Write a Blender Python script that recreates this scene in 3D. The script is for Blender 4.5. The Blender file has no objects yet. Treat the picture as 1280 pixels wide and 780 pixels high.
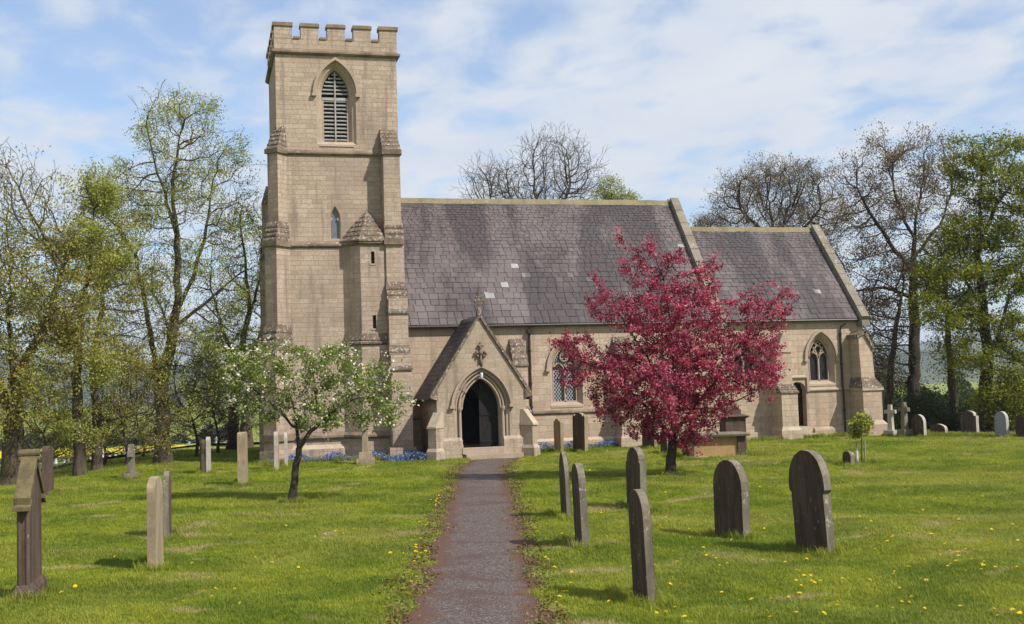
import bpy, bmesh, math, random
import numpy as np
from mathutils import Vector, Matrix
from mathutils.geometry import delaunay_2d_cdt

random.seed(7)
rng = np.random.default_rng(7)
SC = bpy.context.scene
COL = SC.collection
R = math.radians

# ------------------------------------------------------------------ camera
PSI, PIT, ROLL, FPX = R(14.5), R(3.36), R(1.7), 1500.0
CAM = np.array([-8.989, -39.283, 2.5])
_fw = np.array([math.sin(PSI)*math.cos(PIT), math.cos(PSI)*math.cos(PIT), math.sin(PIT)])
_r0 = np.array([math.cos(PSI), -math.sin(PSI), 0.0])
_u0 = np.cross(_r0, _fw)
_rt = math.cos(ROLL)*_r0 - math.sin(ROLL)*_u0
_up = math.sin(ROLL)*_r0 + math.cos(ROLL)*_u0
cd = bpy.data.cameras.new('camera')
cam = bpy.data.objects.new('camera', cd)
COL.objects.link(cam)
cam.matrix_world = Matrix(((_rt[0], _up[0], -_fw[0], CAM[0]), (_rt[1], _up[1], -_fw[1], CAM[1]),
                           (_rt[2], _up[2], -_fw[2], CAM[2]), (0, 0, 0, 1)))
cd.sensor_fit = 'HORIZONTAL'
cd.sensor_width = 36.0
cd.lens = 36.0*FPX/1280.0
cd.clip_start = 0.2
cd.clip_end = 12000
SC.camera = cam

def at(px, py, D):
    """point at view depth D on the line of sight measured in the photograph"""
    return CAM + (_fw + _rt*((px-640)/FPX) - _up*((py-390)/FPX))*D
def ground_at(px, py, z=0.0):
    d = _fw + _rt*((px-640)/FPX) - _up*((py-390)/FPX)
    return CAM + d*((z-CAM[2])/d[2])

# ------------------------------------------------------------------ light
SUN_AZ, SUN_EL = R(41), R(45)          # azimuth east of south
sun_dir = Vector((math.sin(SUN_AZ)*math.cos(SUN_EL), -math.cos(SUN_AZ)*math.cos(SUN_EL), math.sin(SUN_EL)))
w = bpy.data.worlds.new('World')
SC.world = w
w.use_nodes = True
def nd(nt, t, **kw):
    n = nt.nodes.new(t)
    for k, v in kw.items():
        if k in ('inp',):
            for kk, vv in v.items():
                n.inputs[kk].default_value = vv
        else:
            setattr(n, k, v)
    return n
def build_world():
    nt = w.node_tree
    nt.nodes.clear()
    L = nt.links.new
    out = nd(nt, 'ShaderNodeOutputWorld')
    bg = nd(nt, 'ShaderNodeBackground', inp={'Strength': 0.077})
    sky = nd(nt, 'ShaderNodeTexSky', sky_type='NISHITA', sun_disc=False)
    sky.sun_elevation = SUN_EL
    sky.sun_rotation = math.pi - SUN_AZ
    sky.altitude = 100
    sky.air_density = 1.0
    sky.dust_density = 0.6
    sky.ozone_density = 1.6
    tc = nd(nt, 'ShaderNodeTexCoord')
    sp = nd(nt, 'ShaderNodeSeparateXYZ')
    L(tc.outputs['Generated'], sp.inputs[0])
    den = nd(nt, 'ShaderNodeMath', operation='MAXIMUM', inp={1: 0.0})
    L(sp.outputs['Z'], den.inputs[0])
    den2 = nd(nt, 'ShaderNodeMath', operation='ADD', inp={1: 0.13})
    L(den.outputs[0], den2.inputs[0])
    dx = nd(nt, 'ShaderNodeMath', operation='DIVIDE'); dy = nd(nt, 'ShaderNodeMath', operation='DIVIDE')
    L(sp.outputs['X'], dx.inputs[0]); L(den2.outputs[0], dx.inputs[1])
    L(sp.outputs['Y'], dy.inputs[0]); L(den2.outputs[0], dy.inputs[1])
    cb = nd(nt, 'ShaderNodeCombineXYZ')
    L(dx.outputs[0], cb.inputs[0]); L(dy.outputs[0], cb.inputs[1])
    n1 = nd(nt, 'ShaderNodeTexNoise', inp={'Scale': 1.15, 'Detail': 4.0, 'Roughness': 0.5, 'Distortion': 0.35})
    n2 = nd(nt, 'ShaderNodeTexNoise', inp={'Scale': 6.5, 'Detail': 5.0, 'Roughness': 0.5, 'Distortion': 0.3})
    mp = nd(nt, 'ShaderNodeMapping'); mp.inputs['Location'].default_value = (3.1, 1.7, 0.0)
    mp.inputs['Rotation'].default_value = (0, 0, 0.6)
    mp.inputs['Scale'].default_value = (1.0, 0.75, 1)
    L(cb.outputs[0], mp.inputs[0])
    L(mp.outputs[0], n1.inputs['Vector']); L(mp.outputs[0], n2.inputs['Vector'])
    m1 = nd(nt, 'ShaderNodeMath', operation='MULTIPLY', inp={1: 0.5}); L(n1.outputs['Fac'], m1.inputs[0])
    m2 = nd(nt, 'ShaderNodeMath', operation='MULTIPLY_ADD', inp={1: 0.5}); L(n2.outputs['Fac'], m2.inputs[0]); L(m1.outputs[0], m2.inputs[2])
    mr = nd(nt, 'ShaderNodeMapRange', interpolation_type='SMOOTHSTEP', inp={'From Min': 0.36, 'From Max': 0.575, 'To Min': 0.2, 'To Max': 0.97})
    L(m2.outputs[0], mr.inputs['Value'])
    # cloud shade
    n3 = nd(nt, 'ShaderNodeTexNoise', inp={'Scale': 3.0, 'Detail': 4.0, 'Roughness': 0.5})
    L(mp.outputs[0], n3.inputs['Vector'])
    cr = nd(nt, 'ShaderNodeValToRGB')
    cr.color_ramp.elements[0].position = 0.3; cr.color_ramp.elements[0].color = (7.4, 8.1, 9.2, 1)
    cr.color_ramp.elements[1].position = 0.7; cr.color_ramp.elements[1].color = (8.6, 9.0, 9.6, 1)
    L(n3.outputs['Fac'], cr.inputs[0])
    skm = nd(nt, 'ShaderNodeMix', data_type='RGBA', blend_type='MULTIPLY'); skm.inputs[0].default_value = 1.0
    skm.inputs[7].default_value = (1.5, 1.7, 1.9, 1)
    L(sky.outputs[0], skm.inputs[6])
    mx = nd(nt, 'ShaderNodeMix', data_type='RGBA')
    L(mr.outputs[0], mx.inputs[0]); L(skm.outputs[2], mx.inputs[6]); L(cr.outputs[0], mx.inputs[7])
    L(mx.outputs[2], bg.inputs['Color'])
    L(bg.outputs[0], out.inputs['Surface'])
build_world()
sl = bpy.data.lights.new('sun', 'SUN')
sl.energy = 5.0
sl.angle = R(0.55)
sl.color = (1.0, 0.945, 0.87)
so = bpy.data.objects.new('sun', sl)
COL.objects.link(so)
so.rotation_euler = (-sun_dir).to_track_quat('-Z', 'Y').to_euler()
so.location = (30, -40, 40)
SC.view_settings.view_transform = 'Standard'
SC.view_settings.look = 'None'
SC.view_settings.gamma = 1.0
SC.view_settings.exposure = 0.27
SC.view_settings.use_curve_mapping = False
SC.render.engine = 'CYCLES'
SC.cycles.use_denoising = True
SC.cycles.max_bounces = 6
SC.cycles.diffuse_bounces = 3
SC.cycles.glossy_bounces = 2
SC.cycles.transparent_max_bounces = 4

# ------------------------------------------------------------------ materials
def new_mat(name):
    m = bpy.data.materials.new(name)
    m.use_nodes = True
    nt = m.node_tree
    nt.nodes.clear()
    out = nd(nt, 'ShaderNodeOutputMaterial')
    return m, nt, out
def ramp(nt, stops, interp='LINEAR'):
    n = nd(nt, 'ShaderNodeValToRGB')
    n.color_ramp.interpolation = interp
    e = n.color_ramp.elements
    e[0].position, e[0].color = stops[0][0], (*stops[0][1], 1)
    e[1].position, e[1].color = stops[-1][0], (*stops[-1][1], 1)
    for p, c in stops[1:-1]:
        x = e.new(p); x.color = (*c, 1)
    return n
def mixc(nt, fac, a, b, mode='MIX'):
    n = nd(nt, 'ShaderNodeMix', data_type='RGBA', blend_type=mode)
    for idx, v in ((0, fac), (6, a), (7, b)):
        if hasattr(v, 'is_output'):
            nt.links.new(v, n.inputs[idx])
        elif idx == 0:
            n.inputs[0].default_value = v
        else:
            n.inputs[idx].default_value = (*v, 1)
    return n.outputs[2]
def noise(nt, vec, scale, detail=3.0, rough=0.55, dist=0.0):
    n = nd(nt, 'ShaderNodeTexNoise', inp={'Scale': scale, 'Detail': detail, 'Roughness': rough, 'Distortion': dist})
    if vec is not None:
        nt.links.new(vec, n.inputs['Vector'])
    return n.outputs['Fac']
def maprange(nt, v, a, b, c=0.0, d=1.0):
    n = nd(nt, 'ShaderNodeMapRange', interpolation_type='SMOOTHSTEP', inp={'From Min': a, 'From Max': b, 'To Min': c, 'To Max': d})
    nt.links.new(v, n.inputs['Value'])
    return n.outputs[0]
def mathn(nt, op, a, b):
    n = nd(nt, 'ShaderNodeMath', operation=op)
    for i, v in enumerate((a, b)):
        if hasattr(v, 'is_output'):
            nt.links.new(v, n.inputs[i])
        else:
            n.inputs[i].default_value = v
    return n.outputs[0]
def finish(nt, out, col, rough=0.85, bump=None, bstr=0.4, bdist=0.02, spec=0.3):
    b = nd(nt, 'ShaderNodeBsdfPrincipled')
    if hasattr(col, 'is_output'):
        nt.links.new(col, b.inputs['Base Color'])
    else:
        b.inputs['Base Color'].default_value = (*col, 1)
    if hasattr(rough, 'is_output'):
        nt.links.new(rough, b.inputs['Roughness'])
    else:
        b.inputs['Roughness'].default_value = rough
    b.inputs['Specular IOR Level'].default_value = spec
    if bump is not None:
        bn = nd(nt, 'ShaderNodeBump', inp={'Strength': bstr, 'Distance': bdist})
        nt.links.new(bump, bn.inputs['Height'])
        nt.links.new(bn.outputs[0], b.inputs['Normal'])
    nt.links.new(b.outputs[0], out.inputs['Surface'])
    return b
def coords(nt, kind='Object'):
    if kind == 'Position':
        return nd(nt, 'ShaderNodeNewGeometry').outputs['Position']
    return nd(nt, 'ShaderNodeTexCoord').outputs[kind]

def mat_masonry(name, tones, mortar, bw=0.46, bh=0.215, ms=0.009, stain=0.5, grey=(0.2, 0.17, 0.125), pale=0.0):
    m, nt, out = new_mat(name)
    L = nt.links.new
    uv = coords(nt, 'UV')
    ob = coords(nt, 'Position')
    # wobble the joints a little
    nz = nd(nt, 'ShaderNodeTexNoise', inp={'Scale': 2.3, 'Detail': 3.0})
    L(ob, nz.inputs['Vector'])
    ma = nd(nt, 'ShaderNodeVectorMath', operation='MULTIPLY_ADD')
    L(nz.outputs['Color'], ma.inputs[0]); ma.inputs[1].default_value = (0.035, 0.03, 0); L(uv, ma.inputs[2])
    bt = nd(nt, 'ShaderNodeTexBrick', offset=0.42, squash=0.72, squash_frequency=3, offset_frequency=2,
            inp={'Scale': 1.0, 'Mortar Size': ms, 'Mortar Smooth': 0.35, 'Bias': 0.0, 'Brick Width': bw, 'Row Height': bh})
    bt.inputs['Color1'].default_value = (0, 0, 0, 1); bt.inputs['Color2'].default_value = (1, 1, 1, 1)
    bt.inputs['Mortar'].default_value = (0.5, 0.5, 0.5, 1)
    L(ma.outputs[0], bt.inputs['Vector'])
    r = ramp(nt, [(i/(len(tones)-1), c) for i, c in enumerate(tones)])
    L(bt.outputs['Color'], r.inputs[0])
    fine = noise(nt, ob, 14, 5, 0.65)
    col = mixc(nt, maprange(nt, fine, 0.35, 0.68, 0.0, 0.55), r.outputs[0], tuple(0.62*c for c in tones[0]))
    big = noise(nt, ob, 0.55, 4, 0.6, 0.4)
    col = mixc(nt, maprange(nt, big, 0.42, 0.68, 0.0, stain), col, grey)
    # rain streaks
    mp = nd(nt, 'ShaderNodeMapping'); mp.inputs['Scale'].default_value = (3.2, 3.2, 0.28)
    L(ob, mp.inputs[0])
    st = noise(nt, mp.outputs[0], 1.0, 4, 0.6)
    col = mixc(nt, maprange(nt, st, 0.5, 0.7, 0.0, stain*1.1), col, tuple(0.55*c for c in grey))
    # pale lichen specks
    lc = noise(nt, ob, 22, 3, 0.6)
    col = mixc(nt, maprange(nt, lc, 0.64, 0.72, 0.0, 0.35+pale), col, (0.46, 0.42, 0.33))
    col = mixc(nt, mathn(nt, 'MULTIPLY', bt.outputs['Fac'], 0.75), col, mortar)
    h = mathn(nt, 'SUBTRACT', mathn(nt, 'MULTIPLY', fine, 0.5), mathn(nt, 'MULTIPLY', bt.outputs['Fac'], 0.8))
    finish(nt, out, col, 0.92, h, 0.55, 0.02, 0.15)
    return m

def mat_dressed(name, c, dark, lichen=None, lich_amt=0.0, sc=1.0, stain=0.6):
    m, nt, out = new_mat(name)
    ob = coords(nt, 'Position')
    big = noise(nt, ob, 1.3*sc, 5, 0.65, 0.3)
    fine = noise(nt, ob, 20*sc, 5, 0.6)
    col = mixc(nt, maprange(nt, big, 0.38, 0.68, 0, stain), c, dark)
    col = mixc(nt, maprange(nt, fine, 0.4, 0.75, 0, 0.5), col, tuple(0.55*x for x in c))
    if lichen:
        l = noise(nt, ob, 5.5*sc, 6, 0.72, 0.2)
        col = mixc(nt, maprange(nt, l, 0.62-lich_amt, 0.67-lich_amt, 0, 0.9), col, lichen)
    finish(nt, out, col, 0.92, fine, 0.4, 0.015, 0.15)
    return m

M = {}
M['tower_stone'] = mat_masonry('tower stone', [(0.335, 0.262, 0.197), (0.43, 0.34, 0.258), (0.395, 0.298, 0.22), (0.475, 0.38, 0.295), (0.405, 0.304, 0.222), (0.44, 0.352, 0.274)],
                               (0.235, 0.18, 0.138), 0.47, 0.165, 0.009, 0.5, (0.25, 0.19, 0.15))
M['nave_stone'] = mat_masonry('nave stone', [(0.43, 0.33, 0.245), (0.50, 0.395, 0.30), (0.42, 0.295, 0.205), (0.48, 0.385, 0.295), (0.37, 0.28, 0.205)],
                              (0.30, 0.24, 0.175), 0.44, 0.225, 0.011, 0.35, (0.28, 0.215, 0.15))
M['porch_stone'] = mat_masonry('porch stone', [(0.36, 0.28, 0.205), (0.455, 0.365, 0.28), (0.38, 0.285, 0.2), (0.435, 0.35, 0.265)],
                               (0.31, 0.26, 0.19), 0.34, 0.16, 0.010, 0.55, (0.24, 0.2, 0.145), 0.25)
M['trim'] = mat_dressed('dressed stone', (0.385, 0.303, 0.228), (0.25, 0.194, 0.145))
M['trim_pale'] = mat_dressed('pale dressed stone', (0.43, 0.35, 0.26), (0.27, 0.215, 0.155), (0.58, 0.54, 0.46), 0.02)
M['weathering'] = mat_dressed('weathered coping stone', (0.175, 0.13, 0.095), (0.08, 0.058, 0.047), (0.46, 0.42, 0.36), 0.065, 2.2, 0.8)
M['coping'] = mat_dressed('coping stone', (0.24, 0.21, 0.165), (0.125, 0.105, 0.08), (0.40, 0.38, 0.32), 0.03)
M['ridge'] = mat_dressed('ridge stone', (0.235, 0.2, 0.125), (0.13, 0.105, 0.06), (0.34, 0.32, 0.25), 0.02)
M['string'] = mat_dressed('string course stone', (0.235, 0.18, 0.13), (0.10, 0.075, 0.055), (0.34, 0.31, 0.25), 0.02, 1.0, 0.9)

def mat_slate(name, light=(0.122, 0.095, 0.091), dark=(0.054, 0.041, 0.041)):
    m, nt, out = new_mat(name)
    L = nt.links.new
    a = nd(nt, 'ShaderNodeAttribute', attribute_name='tint')
    ob = coords(nt, 'Position')
    r = ramp(nt, [(0.0, tuple(0.85*x for x in dark)), (0.3, dark), (0.6, tuple(0.5*(x+y) for x, y in zip(light, dark))), (0.955, light), (0.975, (0.27, 0.265, 0.255)), (1.0, (0.4, 0.4, 0.38))])
    L(a.outputs['Fac'], r.inputs[0])
    mp = nd(nt, 'ShaderNodeMapping'); mp.inputs['Scale'].default_value = (0.6, 0.16, 0.16)
    L(ob, mp.inputs[0])
    s = noise(nt, mp.outputs[0], 1.0, 4, 0.55, 0.3)
    col = mixc(nt, maprange(nt, s, 0.45, 0.57, 0.0, 0.8), r.outputs[0], (0.036, 0.027, 0.030))
    col = mixc(nt, maprange(nt, s, 0.55, 0.36, 0.0, 0.35), col, (0.18, 0.155, 0.155))
    f = noise(nt, ob, 18, 5, 0.7)
    col = mixc(nt, maprange(nt, f, 0.4, 0.7, 0, 0.35), col, (0.065, 0.055, 0.058))
    l = noise(nt, ob, 9, 5, 0.8)
    col = mixc(nt, maprange(nt, l, 0.63, 0.70, 0, 0.65), col, (0.33, 0.31, 0.28))
    finish(nt, out, col, 0.62, f, 0.25, 0.01, 0.4)
    return m
M['slate'] = mat_slate('roof slate')
M['slate_dark'] = mat_slate('porch slate', (0.075, 0.068, 0.072), (0.035, 0.032, 0.035))

def mat_plain(name, c, rough=0.6, var=0.35, sc=8.0, bump=0.2, spec=0.3, metallic=0.0):
    m, nt, out = new_mat(name)
    ob = coords(nt, 'Position')
    n = noise(nt, ob, sc, 5, 0.6)
    col = mixc(nt, maprange(nt, n, 0.35, 0.7, 0, var*2), c, tuple(0.5*x for x in c))
    b = finish(nt, out, col, rough, n, bump, 0.01, spec)
    b.inputs['Metallic'].default_value = metallic
    return m
M['iron'] = mat_plain('cast iron pipe paint', (0.035, 0.026, 0.024), 0.45, 0.3)
M['wood'] = mat_plain('old oak boards', (0.011, 0.009, 0.008), 0.7, 0.4, 5)
M['louvre'] = mat_plain('grey louvre boards', (0.34, 0.325, 0.31), 0.7, 0.3, 6)
M['dark'] = mat_plain('dark backing for unlit interior', (0.03, 0.026, 0.022), 0.9, 0.2)  # near-black backing, stands in for the shade of the inside
M['lampglass'] = mat_plain('lantern glass and metal', (0.55, 0.6, 0.58), 0.3, 0.2, 20)
M['lead'] = mat_plain('lead flashing', (0.16, 0.165, 0.175), 0.5, 0.4)
M['silver'] = mat_plain('weathered grey oak stake', (0.3, 0.26, 0.2), 0.8, 0.3)

def mat_glass(name, base, lat, pitch=0.1, lw=0.16, rough=0.12):
    m, nt, out = new_mat(name)
    L = nt.links.new
    uv = coords(nt, 'UV')
    sp = nd(nt, 'ShaderNodeSeparateXYZ'); L(uv, sp.inputs[0])
    fs = []
    for sgn in ('ADD', 'SUBTRACT'):
        s = mathn(nt, sgn, mathn(nt, 'MULTIPLY', sp.outputs[0], 1.35), sp.outputs[1])
        t = mathn(nt, 'FRACT', mathn(nt, 'DIVIDE', s, pitch), 0)
        fs.append(mathn(nt, 'LESS_THAN', t, lw))
    k = mathn(nt, 'MAXIMUM', fs[0], fs[1])
    nz = noise(nt, uv, 7, 2, 0.5)
    c0 = mixc(nt, nz, tuple(0.4*x for x in base), tuple(1.6*x for x in base))
    col = mixc(nt, k, c0, lat)
    b = finish(nt, out, col, rough, nz, 0.25, 0.02, 0.22)
    return m
M['glass_lattice'] = mat_glass('leaded window glass', (0.016, 0.018, 0.025), (0.36, 0.37, 0.39), 0.15, 0.2, 0.45)
M['glass_dark'] = mat_glass('stained window glass', (0.016, 0.014, 0.024), (0.035, 0.03, 0.035), 0.15, 0.14, 0.2)
M['glass_grey'] = mat_plain('grey lancet glazing', (0.13, 0.145, 0.165), 0.25, 0.2, 12, 0.05, 0.5)

def mat_grave(name, c, dark, lich, amt, stain=0.8):
    m, nt, out = new_mat(name)
    L = nt.links.new
    ob = coords(nt, 'Object')
    oi = nd(nt, 'ShaderNodeObjectInfo')
    vm = nd(nt, 'ShaderNodeVectorMath', operation='ADD')
    cx = nd(nt, 'ShaderNodeMath', operation='MULTIPLY', inp={1: 37.0}); L(oi.outputs['Random'], cx.inputs[0])
    L(ob, vm.inputs[0]); L(cx.outputs[0], vm.inputs[1])
    v = vm.outputs[0]
    mp = nd(nt, 'ShaderNodeMapping'); mp.inputs['Scale'].default_value = (6, 6, 1.0); L(v, mp.inputs[0])
    st = noise(nt, mp.outputs[0], 1.0, 5, 0.65)
    fine = noise(nt, v, 28, 5, 0.65)
    big = noise(nt, v, 2.2, 5, 0.65)
    col = mixc(nt, maprange(nt, st, 0.42, 0.62, 0, stain), c, dark)
    col = mixc(nt, maprange(nt, big, 0.45, 0.65, 0, 0.5), col, tuple(0.6*a+0.4*b for a, b in zip(c, dark)))
    col = mixc(nt, maprange(nt, fine, 0.4, 0.7, 0, 0.45), col, tuple(0.5*x for x in c))
    l = noise(nt, v, 9, 6, 0.75)
    col = mixc(nt, maprange(nt, l, 0.62-amt, 0.68-amt, 0, 0.85), col, lich)
    finish(nt, out, col, 0.93, fine, 0.5, 0.012, 0.15)
    return m
M['grave_dark'] = mat_grave('shade-toned sandstone', (0.098, 0.068, 0.045), (0.042, 0.029, 0.02), (0.24, 0.215, 0.165), 0.015)  # shade on the faces turned from the sun is put into this colour
M['grave_tan'] = mat_grave('buff sandstone', (0.33, 0.26, 0.17), (0.2, 0.155, 0.1), (0.42, 0.39, 0.3), 0.0)
M['grave_red'] = mat_grave('red brown sandstone', (0.115, 0.08, 0.06), (0.055, 0.038, 0.03), (0.32, 0.29, 0.2), -0.02)
M['grave_edge'] = mat_grave('lichened sunlit edge stone', (0.21, 0.18, 0.135), (0.11, 0.092, 0.068), (0.40, 0.37, 0.31), 0.02)  # lichen, plus sunlight on the edges put into a paler base
M['grave_pale'] = mat_grave('pale limestone', (0.42, 0.385, 0.325), (0.26, 0.235, 0.19), (0.55, 0.53, 0.48), 0.0, 0.6)
M['grave_blue'] = mat_grave('grey granite', (0.26, 0.28, 0.31), (0.17, 0.185, 0.21), (0.4, 0.42, 0.43), 0.0, 0.4)
M['grave_moss'] = mat_grave('mossy coping', (0.15, 0.122, 0.06), (0.07, 0.056, 0.034), (0.36, 0.32, 0.22), 0.0)
M['tomb_ochre'] = mat_grave('ochre tomb panel', (0.38, 0.25, 0.11), (0.26, 0.17, 0.085), (0.4, 0.33, 0.22), -0.03, 0.5)

def mat_leaf(name, stops, trans=0.35, rough=0.6):
    m, nt, out = new_mat(name)
    L = nt.links.new
    a = nd(nt, 'ShaderNodeAttribute', attribute_name='tint')
    r = ramp(nt, stops)
    L(a.outputs['Fac'], r.inputs[0])
    d = nd(nt, 'ShaderNodeBsdfPrincipled', inp={'Roughness': rough, 'Specular IOR Level': 0.25})
    t = nd(nt, 'ShaderNodeBsdfTranslucent')
    L(r.outputs[0], d.inputs['Base Color'])
    L(r.outputs[0], t.inputs['Color'])
    mx = nd(nt, 'ShaderNodeMixShader', inp={0: trans})
    L(d.outputs[0], mx.inputs[1]); L(t.outputs[0], mx.inputs[2])
    L(mx.outputs[0], out.inputs['Surface'])
    return m
def mat_bark(name, c, dark, green=None):
    m, nt, out = new_mat(name)
    ob = coords(nt, 'Position')
    mp = nd(nt, 'ShaderNodeMapping'); mp.inputs['Scale'].default_value = (9, 9, 2); nt.links.new(ob, mp.inputs[0])
    n = noise(nt, mp.outputs[0], 1.0, 6, 0.7)
    col = mixc(nt, maprange(nt, n, 0.38, 0.65), c, dark)
    if green:
        g = noise(nt, ob, 0.9, 4, 0.6)
        col = mixc(nt, maprange(nt, g, 0.42, 0.62, 0, 0.75), col, green)
    finish(nt, out, col, 0.95, n, 0.8, 0.03, 0.1)
    return m
M['bark'] = mat_bark('grey brown bark', (0.105, 0.083, 0.062), (0.05, 0.039, 0.029))
M['bark_moss'] = mat_bark('mossy bark', (0.095, 0.075, 0.054), (0.045, 0.035, 0.026), (0.09, 0.085, 0.03))
M['bark_dark'] = mat_bark('dark bark', (0.06, 0.048, 0.037), (0.028, 0.022, 0.017))
M['leaf_fresh'] = mat_leaf('fresh spring leaves', [(0, (0.17, 0.19, 0.03)), (0.5, (0.31, 0.33, 0.06)), (1, (0.45, 0.45, 0.11))], 0.4)
M['leaf_bronze'] = mat_leaf('bronze young leaves', [(0, (0.17, 0.12, 0.035)), (0.3, (0.29, 0.23, 0.055)), (0.6, (0.30, 0.30, 0.05)), (1, (0.38, 0.40, 0.08))], 0.4)
M['leaf_bud'] = mat_leaf('brown buds', [(0, (0.13, 0.09, 0.058)), (0.6, (0.24, 0.175, 0.10)), (1, (0.27, 0.24, 0.10))], 0.3)
M['leaf_green'] = mat_leaf('maple leaves', [(0, (0.05, 0.07, 0.008)), (0.4, (0.15, 0.175, 0.015)), (0.75, (0.28, 0.29, 0.025)), (1, (0.38, 0.36, 0.04))], 0.45)
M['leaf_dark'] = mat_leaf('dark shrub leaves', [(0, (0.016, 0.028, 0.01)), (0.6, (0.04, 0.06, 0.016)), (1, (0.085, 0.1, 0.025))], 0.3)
M['leaf_apple'] = mat_leaf('apple leaves', [(0, (0.09, 0.13, 0.02)), (0.5, (0.19, 0.25, 0.04)), (1, (0.33, 0.38, 0.085))], 0.45)
M['petal_white'] = mat_leaf('white blossom', [(0, (0.55, 0.43, 0.33)), (0.5, (0.74, 0.66, 0.52)), (1, (0.75, 0.7, 0.6))], 0.3)
M['petal_pink'] = mat_leaf('crimson blossom', [(0, (0.11, 0.011, 0.026)), (0.3, (0.28, 0.026, 0.06)), (0.6, (0.50, 0.08, 0.14)), (0.88, (0.72, 0.22, 0.30)), (1, (0.80, 0.40, 0.47))], 0.42)
M['leaf_purple'] = mat_leaf('purple crab apple leaves', [(0, (0.04, 0.008, 0.012)), (0.6, (0.10, 0.015, 0.02)), (1, (0.14, 0.045, 0.03))], 0.35)
M['leaf_hedge'] = mat_leaf('distant wood leaves', [(0, (0.02, 0.03, 0.016)), (0.6, (0.045, 0.06, 0.028)), (1, (0.085, 0.09, 0.045))], 0.2)
M['petal_blue'] = mat_leaf('forget me not flowers', [(0, (0.045, 0.07, 0.02)), (0.3, (0.10, 0.135, 0.27)), (1, (0.19, 0.24, 0.43))], 0.3)
M['weed'] = mat_leaf('verge weeds', [(0, (0.10, 0.055, 0.03)), (0.35, (0.22, 0.15, 0.055)), (0.6, (0.11, 0.13, 0.025)), (0.85, (0.2, 0.2, 0.06)), (1, (0.42, 0.27, 0.05))], 0.25)
M['dandelion'] = mat_leaf('dandelion petals', [(0, (0.82, 0.58, 0.008)), (1, (0.9, 0.74, 0.03))], 0.3)
M['stem_green'] = mat_leaf('dandelion stem', [(0, (0.1, 0.15, 0.03)), (1, (0.12, 0.17, 0.04))], 0.2)
M['guard'] = mat_plain('white tree guard plastic', (0.6, 0.62, 0.58), 0.5, 0.2)

# lawn colour shared by turf and blades (moss, dry thatch, lush tufts, plus the bumps' light and shade as broad tone)
def lawn_color(nt):
    P = coords(nt, 'Position')
    a = noise(nt, P, 0.55, 5, 0.6, 0.5)
    b = noise(nt, P, 2.6, 5, 0.65, 0.3)
    c = noise(nt, P, 0.17, 3, 0.5)
    col = mixc(nt, maprange(nt, a, 0.35, 0.66), (0.112, 0.172, 0.009), (0.305, 0.332, 0.029))
    col = mixc(nt, maprange(nt, b, 0.45, 0.72, 0, 0.7), col, (0.078, 0.142, 0.008))
    col = mixc(nt, maprange(nt, c, 0.45, 0.62, 0, 0.4), col, (0.34, 0.32, 0.07))
    mp = nd(nt, 'ShaderNodeMapping'); mp.inputs['Scale'].default_value = (0.7, 1.0, 1.0); nt.links.new(P, mp.inputs[0])
    d = noise(nt, mp.outputs[0], 0.85, 4, 0.55, 0.6)
    dry = maprange(nt, d, 0.575, 0.69, 0, 0.9)
    col = mixc(nt, dry, col, (0.46, 0.36, 0.19))
    return col
def mat_ground():
    m, nt, out = new_mat('lawn turf')
    col = lawn_color(nt)
    P = coords(nt, 'Position')
    f = noise(nt, P, 30, 4, 0.7)
    col = mixc(nt, maprange(nt, f, 0.35, 0.7, 0, 0.6), col, (0.10, 0.115, 0.018))
    finish(nt, out, col, 0.95, f, 0.6, 0.03, 0.1)
    return m
M['lawn'] = mat_ground()
def mat_blade():
    m, nt, out = new_mat('grass blades')
    L = nt.links.new
    col = lawn_color(nt)
    oi = nd(nt, 'ShaderNodeObjectInfo')
    col = mixc(nt, mathn(nt, 'MULTIPLY', oi.outputs['Random'], 0.35), col, (0.36, 0.40, 0.055))
    d = nd(nt, 'ShaderNodeBsdfPrincipled', inp={'Roughness': 0.55, 'Specular IOR Level': 0.25})
    t = nd(nt, 'ShaderNodeBsdfTranslucent')
    L(col, d.inputs['Base Color']); L(col, t.inputs['Color'])
    mx = nd(nt, 'ShaderNodeMixShader', inp={0: 0.4})
    L(d.outputs[0], mx.inputs[1]); L(t.outputs[0], mx.inputs[2]); L(mx.outputs[0], out.inputs['Surface'])
    return m
M['blade'] = mat_blade()
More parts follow.
